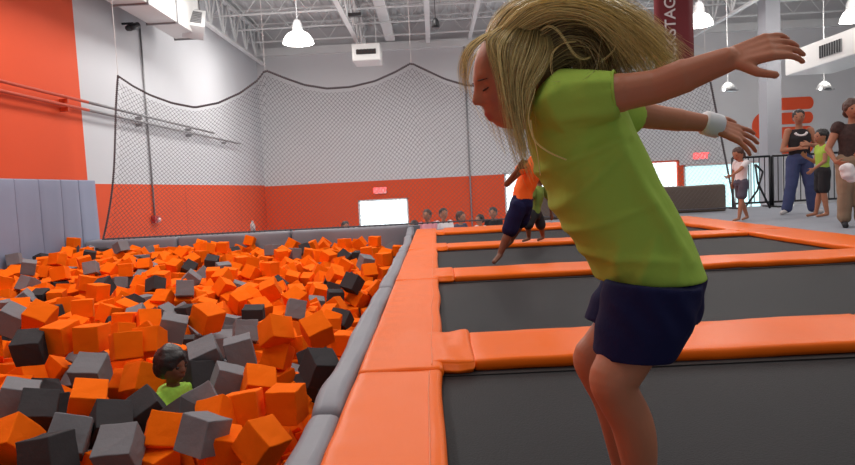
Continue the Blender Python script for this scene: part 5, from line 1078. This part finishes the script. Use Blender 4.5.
def fold(p, m):
    k = 0; q = Vector((p.x, 0, p.z))
    for a, b, am, wd in anc:
        A_ = Vector((a.x, 0, a.z)); B_ = Vector((b.x, 0, b.z)); d = B_-A_; t = max(0, min(1, (q-A_).dot(d)/d.length_squared))
        dist = (q-A_-d*t).length; k += am*math.exp(-(dist/wd)**2)*(.35+.65*math.sin(math.pi*min(1, max(0, t*.8+.1))))
    return k*.9+.0035*nz(p, 13, 5)
displace(me, fold)
link('shirt', me, M['lime'], girl)
# neckline and hems as sewn bands
m2 = MB(); s1 = g(616, 94, 1.118); ax = (g(616, 94, 1.118)-g(568, 102, 1.15)).normalized(); u_ = ax.orthogonal().normalized(); w_ = ax.cross(u_)
m2.tube([s1+(u_*math.cos(t)+w_*math.sin(t))*.0385 for t in [2*math.pi*i/36 for i in range(37)]], .0026, 6)
m2.build('sleeve_hem', M['lime'], girl, True)
# shorts
mb = MB()
so = [((606, 276), (702, 272)), ((606, 288), (701, 286)), ((604, 300), (698, 302)), ((606, 312), (694, 316))]
ring = []
for (a, b) in so:
    e = (g(*b)-g(*a))/2; c = (g(*a)+g(*b))/2
    ring.append([c+e*math.cos(2*math.pi*j/n)+LA*.122*math.sin(2*math.pi*j/n) for j in range(n)])
for r_ in ring: mb.v += [tuple(p) for p in r_]
for i in range(len(ring)-1):
    for j in range(n): mb.f.append((i*n+j, i*n+(j+1) % n, (i+1)*n+(j+1) % n, (i+1)*n+j)); mb.mi.append(0)
mb.f.append(tuple(range(n))[::-1]); mb.f.append(tuple((len(ring)-1)*n+j for j in range(n))); mb.mi += [0, 0]
def legring(L, Y, w):
    b = len(mb.v)
    for (a, c_) in L:
        e = (g(*c_, Y)-g(*a, Y))/2; c = (g(*a, Y)+g(*c_, Y))/2
        for j in range(n): mb.v.append(tuple(c+e*math.cos(2*math.pi*j/n)+LA*w*math.sin(2*math.pi*j/n)))
    for i in range(len(L)-1):
        for j in range(n): mb.f.append((b+i*n+j, b+i*n+(j+1) % n, b+(i+1)*n+(j+1) % n, b+(i+1)*n+j)); mb.mi.append(0)
    mb.f.append(tuple(b+j for j in range(n))[::-1]); mb.f.append(tuple(b+(len(L)-1)*n+j for j in range(n))); mb.mi += [0, 0]
legring([((606, 280), (700, 284)), ((601, 302), (697, 306)), ((597, 328), (687, 330)), ((594, 350), (677, 349)), ((594, 355), (673, 355))], 1.175, .086)
legring([((602, 280), (690, 290)), ((594, 296), (680, 306)), ((588, 309), (668, 326)), ((585, 319), (657, 338))], 1.34, .078)
me = remesh(mb, .0042, 4)
gz = g(640, 300).z
displace(me, lambda c, m: .0035*nz(c, 11, 2)+.0022*math.sin(c.x*120+c.z*60)*gs(c.z, gz, .04))
link('shorts', me, M['navy'], girl)
# wristband on the far wrist
m2 = MB(); wb0 = g(703, 122, 1.447); wb1 = g(720, 127, 1.452)
m2.tube([wb0, wb0.lerp(wb1, .1), wb0.lerp(wb1, .9), wb1], [.0235, .0262, .0262, .0235], 24); m2.build('wristband', M['band'], girl, True, )
# ---- hair
cap = MB()
def hb(f, l, u, rx, ry, rz): cap.ball(HC_+GR@(Vector((f, l, u))*GS), rx*GS, ry*GS, rz*GS, 22, R=GR)
hb(-.16, 0, .24, .86, .78, .86); hb(-.42, 0, -.1, .58, .72, .72)
me = remesh(cap, .004, 3); link('scalp_hair', me, M['hair_cap'], girl)
def cr(P, t):      # Catmull-Rom
    n = len(P)-1; x = t*n; i = min(int(x), n-1); f = x-i
    p0 = P[max(i-1, 0)]; p1 = P[i]; p2 = P[i+1]; p3 = P[min(i+2, n)]
    return .5*((2*p1)+(p2-p0)*f+(2*p0-5*p1+4*p2-p3)*f*f+(3*p1-p0-3*p2+p3)*f**3)
def guides(L): return [[Vector(p) for p in q] for q in L]
# each guide: (x, y, depth) points; strands interpolate neighbouring guides
sideA = guides([
    [(500, 32, 1.21), (482, 38, 1.20), (467, 50, 1.20), (461, 66, 1.21), (463, 92, 1.22)],
    [(506, 28, 1.19), (486, 36, 1.175), (471, 50, 1.175), (466, 68, 1.18), (469, 90, 1.19)]])
side = guides([
    [(504, 26, 1.18), (490, 36, 1.168), (489, 50, 1.16), (499, 76, 1.155), (507, 112, 1.165)],
    [(516, 26, 1.175), (502, 48, 1.155), (505, 82, 1.15), (510, 118, 1.15), (519, 158, 1.16)],
    [(528, 26, 1.175), (518, 52, 1.15), (512, 84, 1.145), (516, 122, 1.145), (529, 172, 1.15)],
    [(540, 28, 1.18), (537, 50, 1.15), (524, 76, 1.145), (520, 104, 1.145), (523, 142, 1.145)],
    [(548, 32, 1.18), (553, 50, 1.16), (548, 66, 1.15), (534, 82, 1.145), (526, 102, 1.14)]])
far = guides([
    [(505, 30, 1.30), (484, 40, 1.32), (468, 58, 1.33), (466, 80, 1.33), (478, 112, 1.32)],
    [(515, 28, 1.32), (500, 60, 1.34), (502, 100, 1.34), (512, 140, 1.33), (526, 178, 1.30)],
    [(530, 28, 1.33), (528, 70, 1.35), (524, 110, 1.35), (530, 150, 1.34), (540, 182, 1.30)]])
fly = guides([
    [(486, 40, 1.22), (500, 14, 1.22), (535, -8, 1.22), (585, -10, 1.23), (632, 10, 1.24), (664, 42, 1.25)],
    [(494, 34, 1.20), (518, 8, 1.20), (562, -5, 1.20), (608, 2, 1.21), (648, 28, 1.22), (682, 60, 1.24)],
    [(506, 28, 1.18), (534, 6, 1.17), (576, 2, 1.17), (616, 16, 1.18), (648, 42, 1.20), (676, 66, 1.22)],
    [(518, 26, 1.17), (546, 10, 1.15), (584, 11, 1.15), (614, 28, 1.16), (638, 52, 1.18), (656, 76, 1.20)],
    [(530, 28, 1.17), (556, 18, 1.15), (586, 20, 1.15), (608, 36, 1.16), (624, 58, 1.17), (638, 80, 1.18)],
    [(528, 20, 1.30), (560, 4, 1.33), (596, 6, 1.35), (626, 26, 1.35), (650, 52, 1.33), (668, 72, 1.30)],
    [(505, 24, 1.28), (540, -4, 1.31), (585, -8, 1.33), (625, 10, 1.33), (654, 40, 1.31), (676, 66, 1.28)]])
under = guides([
    [(536, 27, 1.18), (558, 17, 1.17), (588, 17, 1.18), (610, 34, 1.19), (622, 56, 1.20), (632, 78, 1.21)],
    [(545, 42, 1.19), (565, 30, 1.19), (588, 30, 1.20), (604, 44, 1.21), (612, 62, 1.22), (618, 82, 1.22)],
    [(550, 56, 1.19), (568, 44, 1.19), (585, 46, 1.20), (596, 58, 1.21), (596, 70, 1.21), (586, 80, 1.20)],
    [(552, 70, 1.20), (566, 62, 1.20), (578, 64, 1.20), (580, 74, 1.20), (570, 82, 1.19), (556, 84, 1.18)],
    [(548, 60, 1.30), (575, 44, 1.32), (600, 44, 1.33), (622, 60, 1.32), (632, 74, 1.31), (640, 84, 1.29)]])
hm = MB(); tv = []
rnd = random.Random(4)
def strands(G, count, steps, rad, sp, tint, ty=.02, jit=3.5):
    for _ in range(count):
        x = rnd.random()*(len(G)-1); i = min(int(x), len(G)-2); f = x-i
        c1 = rnd.uniform(.55, 1.08)
        dx, dy = rnd.gauss(0, sp), rnd.gauss(0, sp); dY = rnd.gauss(0, ty)
        ph = rnd.random()*6.28; am = rnd.uniform(.2, 1.0)*jit; fr = rnd.uniform(4, 9); sd = rnd.random()*50
        pts = []; 
        for k in range(steps+1):
            t = k/steps*c1
            p = cr(G[i], min(t, 1))*(1-f)+cr(G[i+1], min(t, 1))*f
            if t > 1: q = cr(G[i], .97)*(1-f)+cr(G[i+1], .97)*f; p = p+(p-q)*((t-1)/.03)
            w = t**1.2
            px = p.x+dx*(.35+w)+am*w*math.sin(ph+fr*t); py = p.y+dy*(.35+w)+am*w*math.cos(ph*1.7+fr*.9*t); Y = p.z+dY*(.4+w)
            pts.append(at(px, py, Y))
        r0 = rad*rnd.uniform(.5, 1.3); rs = [r0*(1-.85*(k/steps)**2) for k in range(steps+1)]
        b0 = len(hm.v); hm.tube(pts, rs, 3, cap=False)
        tt = min(1, max(0, tint+rnd.gauss(0, .3))); tv.extend([tt]*(len(hm.v)-b0))
strands(sideA, 170, 14, .0006, 2.2, .2, .012, 3)
strands(side, 1000, 14, .0006, 2.6, .3, .012, 4)
strands(far, 200, 12, .0008, 3, .35, .012, 3)
strands(fly, 2400, 18, .00075, 4.2, .25, .022, 6)
strands(under, 1900, 14, .0008, 6, .8, .03, 8)  # inner strands tinted dark: nape shade put into the colour, besides darker lower hair
# single flying loose curls
for L in ([(541, 30, 1.14), (548, 26, 1.13), (557, 30, 1.13), (566, 42, 1.13), (574, 54, 1.13), (583, 59, 1.135), (590, 57, 1.14)],
          [(600, 62, 1.14), (610, 54, 1.14), (616, 44, 1.14), (612, 32, 1.14), (602, 26, 1.145)], [(556, 84, 1.13), (551, 70, 1.13), (552, 54, 1.13), (562, 44, 1.14), (575, 42, 1.14)],
          [(530, 120, 1.12), (534, 140, 1.115), (548, 152, 1.11), (566, 160, 1.115)], [(535, 90, 1.12), (528, 120, 1.115), (536, 148, 1.11), (540, 176, 1.12)]):
    G = [Vector(p) for p in L]
    for q in range(4):
        o = Vector((rnd.gauss(0, .7), rnd.gauss(0, .7), 0))
        b0 = len(hm.v); hm.tube([at(*(cr(G, k/16)+o)) for k in range(17)], .00045, 3, cap=False); tv.extend([.0]*(len(hm.v)-b0))
me = hm.mesh('hair', True)
a_ = me.attributes.new('tint', 'FLOAT', 'POINT'); a_.data.foreach_set('value', tv)
link('flying_hair', me, M['hair'], girl)
# ================================================================== LIGHT
def area(name, loc, size, energy, rot=(0, 0, 0), col=(1, .97, .93), sy=None):
    l = bpy.data.lights.new(name, 'AREA'); l.energy = energy*.72; l.size = size; l.color = col
    if sy: l.shape = 'RECTANGLE'; l.size_y = sy
    o = bpy.data.objects.new(name, l); o.location = loc; o.rotation_euler = rot; COL.objects.link(o); return o
# unseen soft lights for the roof lamps; rearmost row added to lighten back wall
for x in (-4.2, -.6, 3.4, 8.5):
    for y in (1.0, 5.2, 9.4, 14.0, 19.5):
        area('roof_lamp_fill', (x, y, 5.6), .9, 185 if x < -3 and y > 2 else (62 if y < 2 else 88))
w = bpy.data.worlds.new('world'); SC.world = w; w.use_nodes = True
w.node_tree.nodes['Background'].inputs[0].default_value = (.94, .97, 1, 1); w.node_tree.nodes['Background'].inputs[1].default_value = .24
# daylight through the far windows
for c, e in ((door, 60), (win1, 40), (win2, 60), (win3, 110)):
    area('window_light', ((c[0]+c[1])/2, YF-.1, (c[2]+c[3])/2), c[1]-c[0], e, (math.radians(-90), 0, 0), (.85, .95, 1), sy=c[3]-c[2])
SC.view_settings.view_transform = 'Standard'; SC.view_settings.look = 'None'; SC.view_settings.exposure = -.06; SC.view_settings.gamma = 1
SC.view_settings.use_curve_mapping = False
SC.cycles.use_denoising = True
SC.cycles.max_bounces = 6
for o in list(TMP.collection.objects): bpy.data.objects.remove(o)
bpy.data.scenes.remove(TMP)
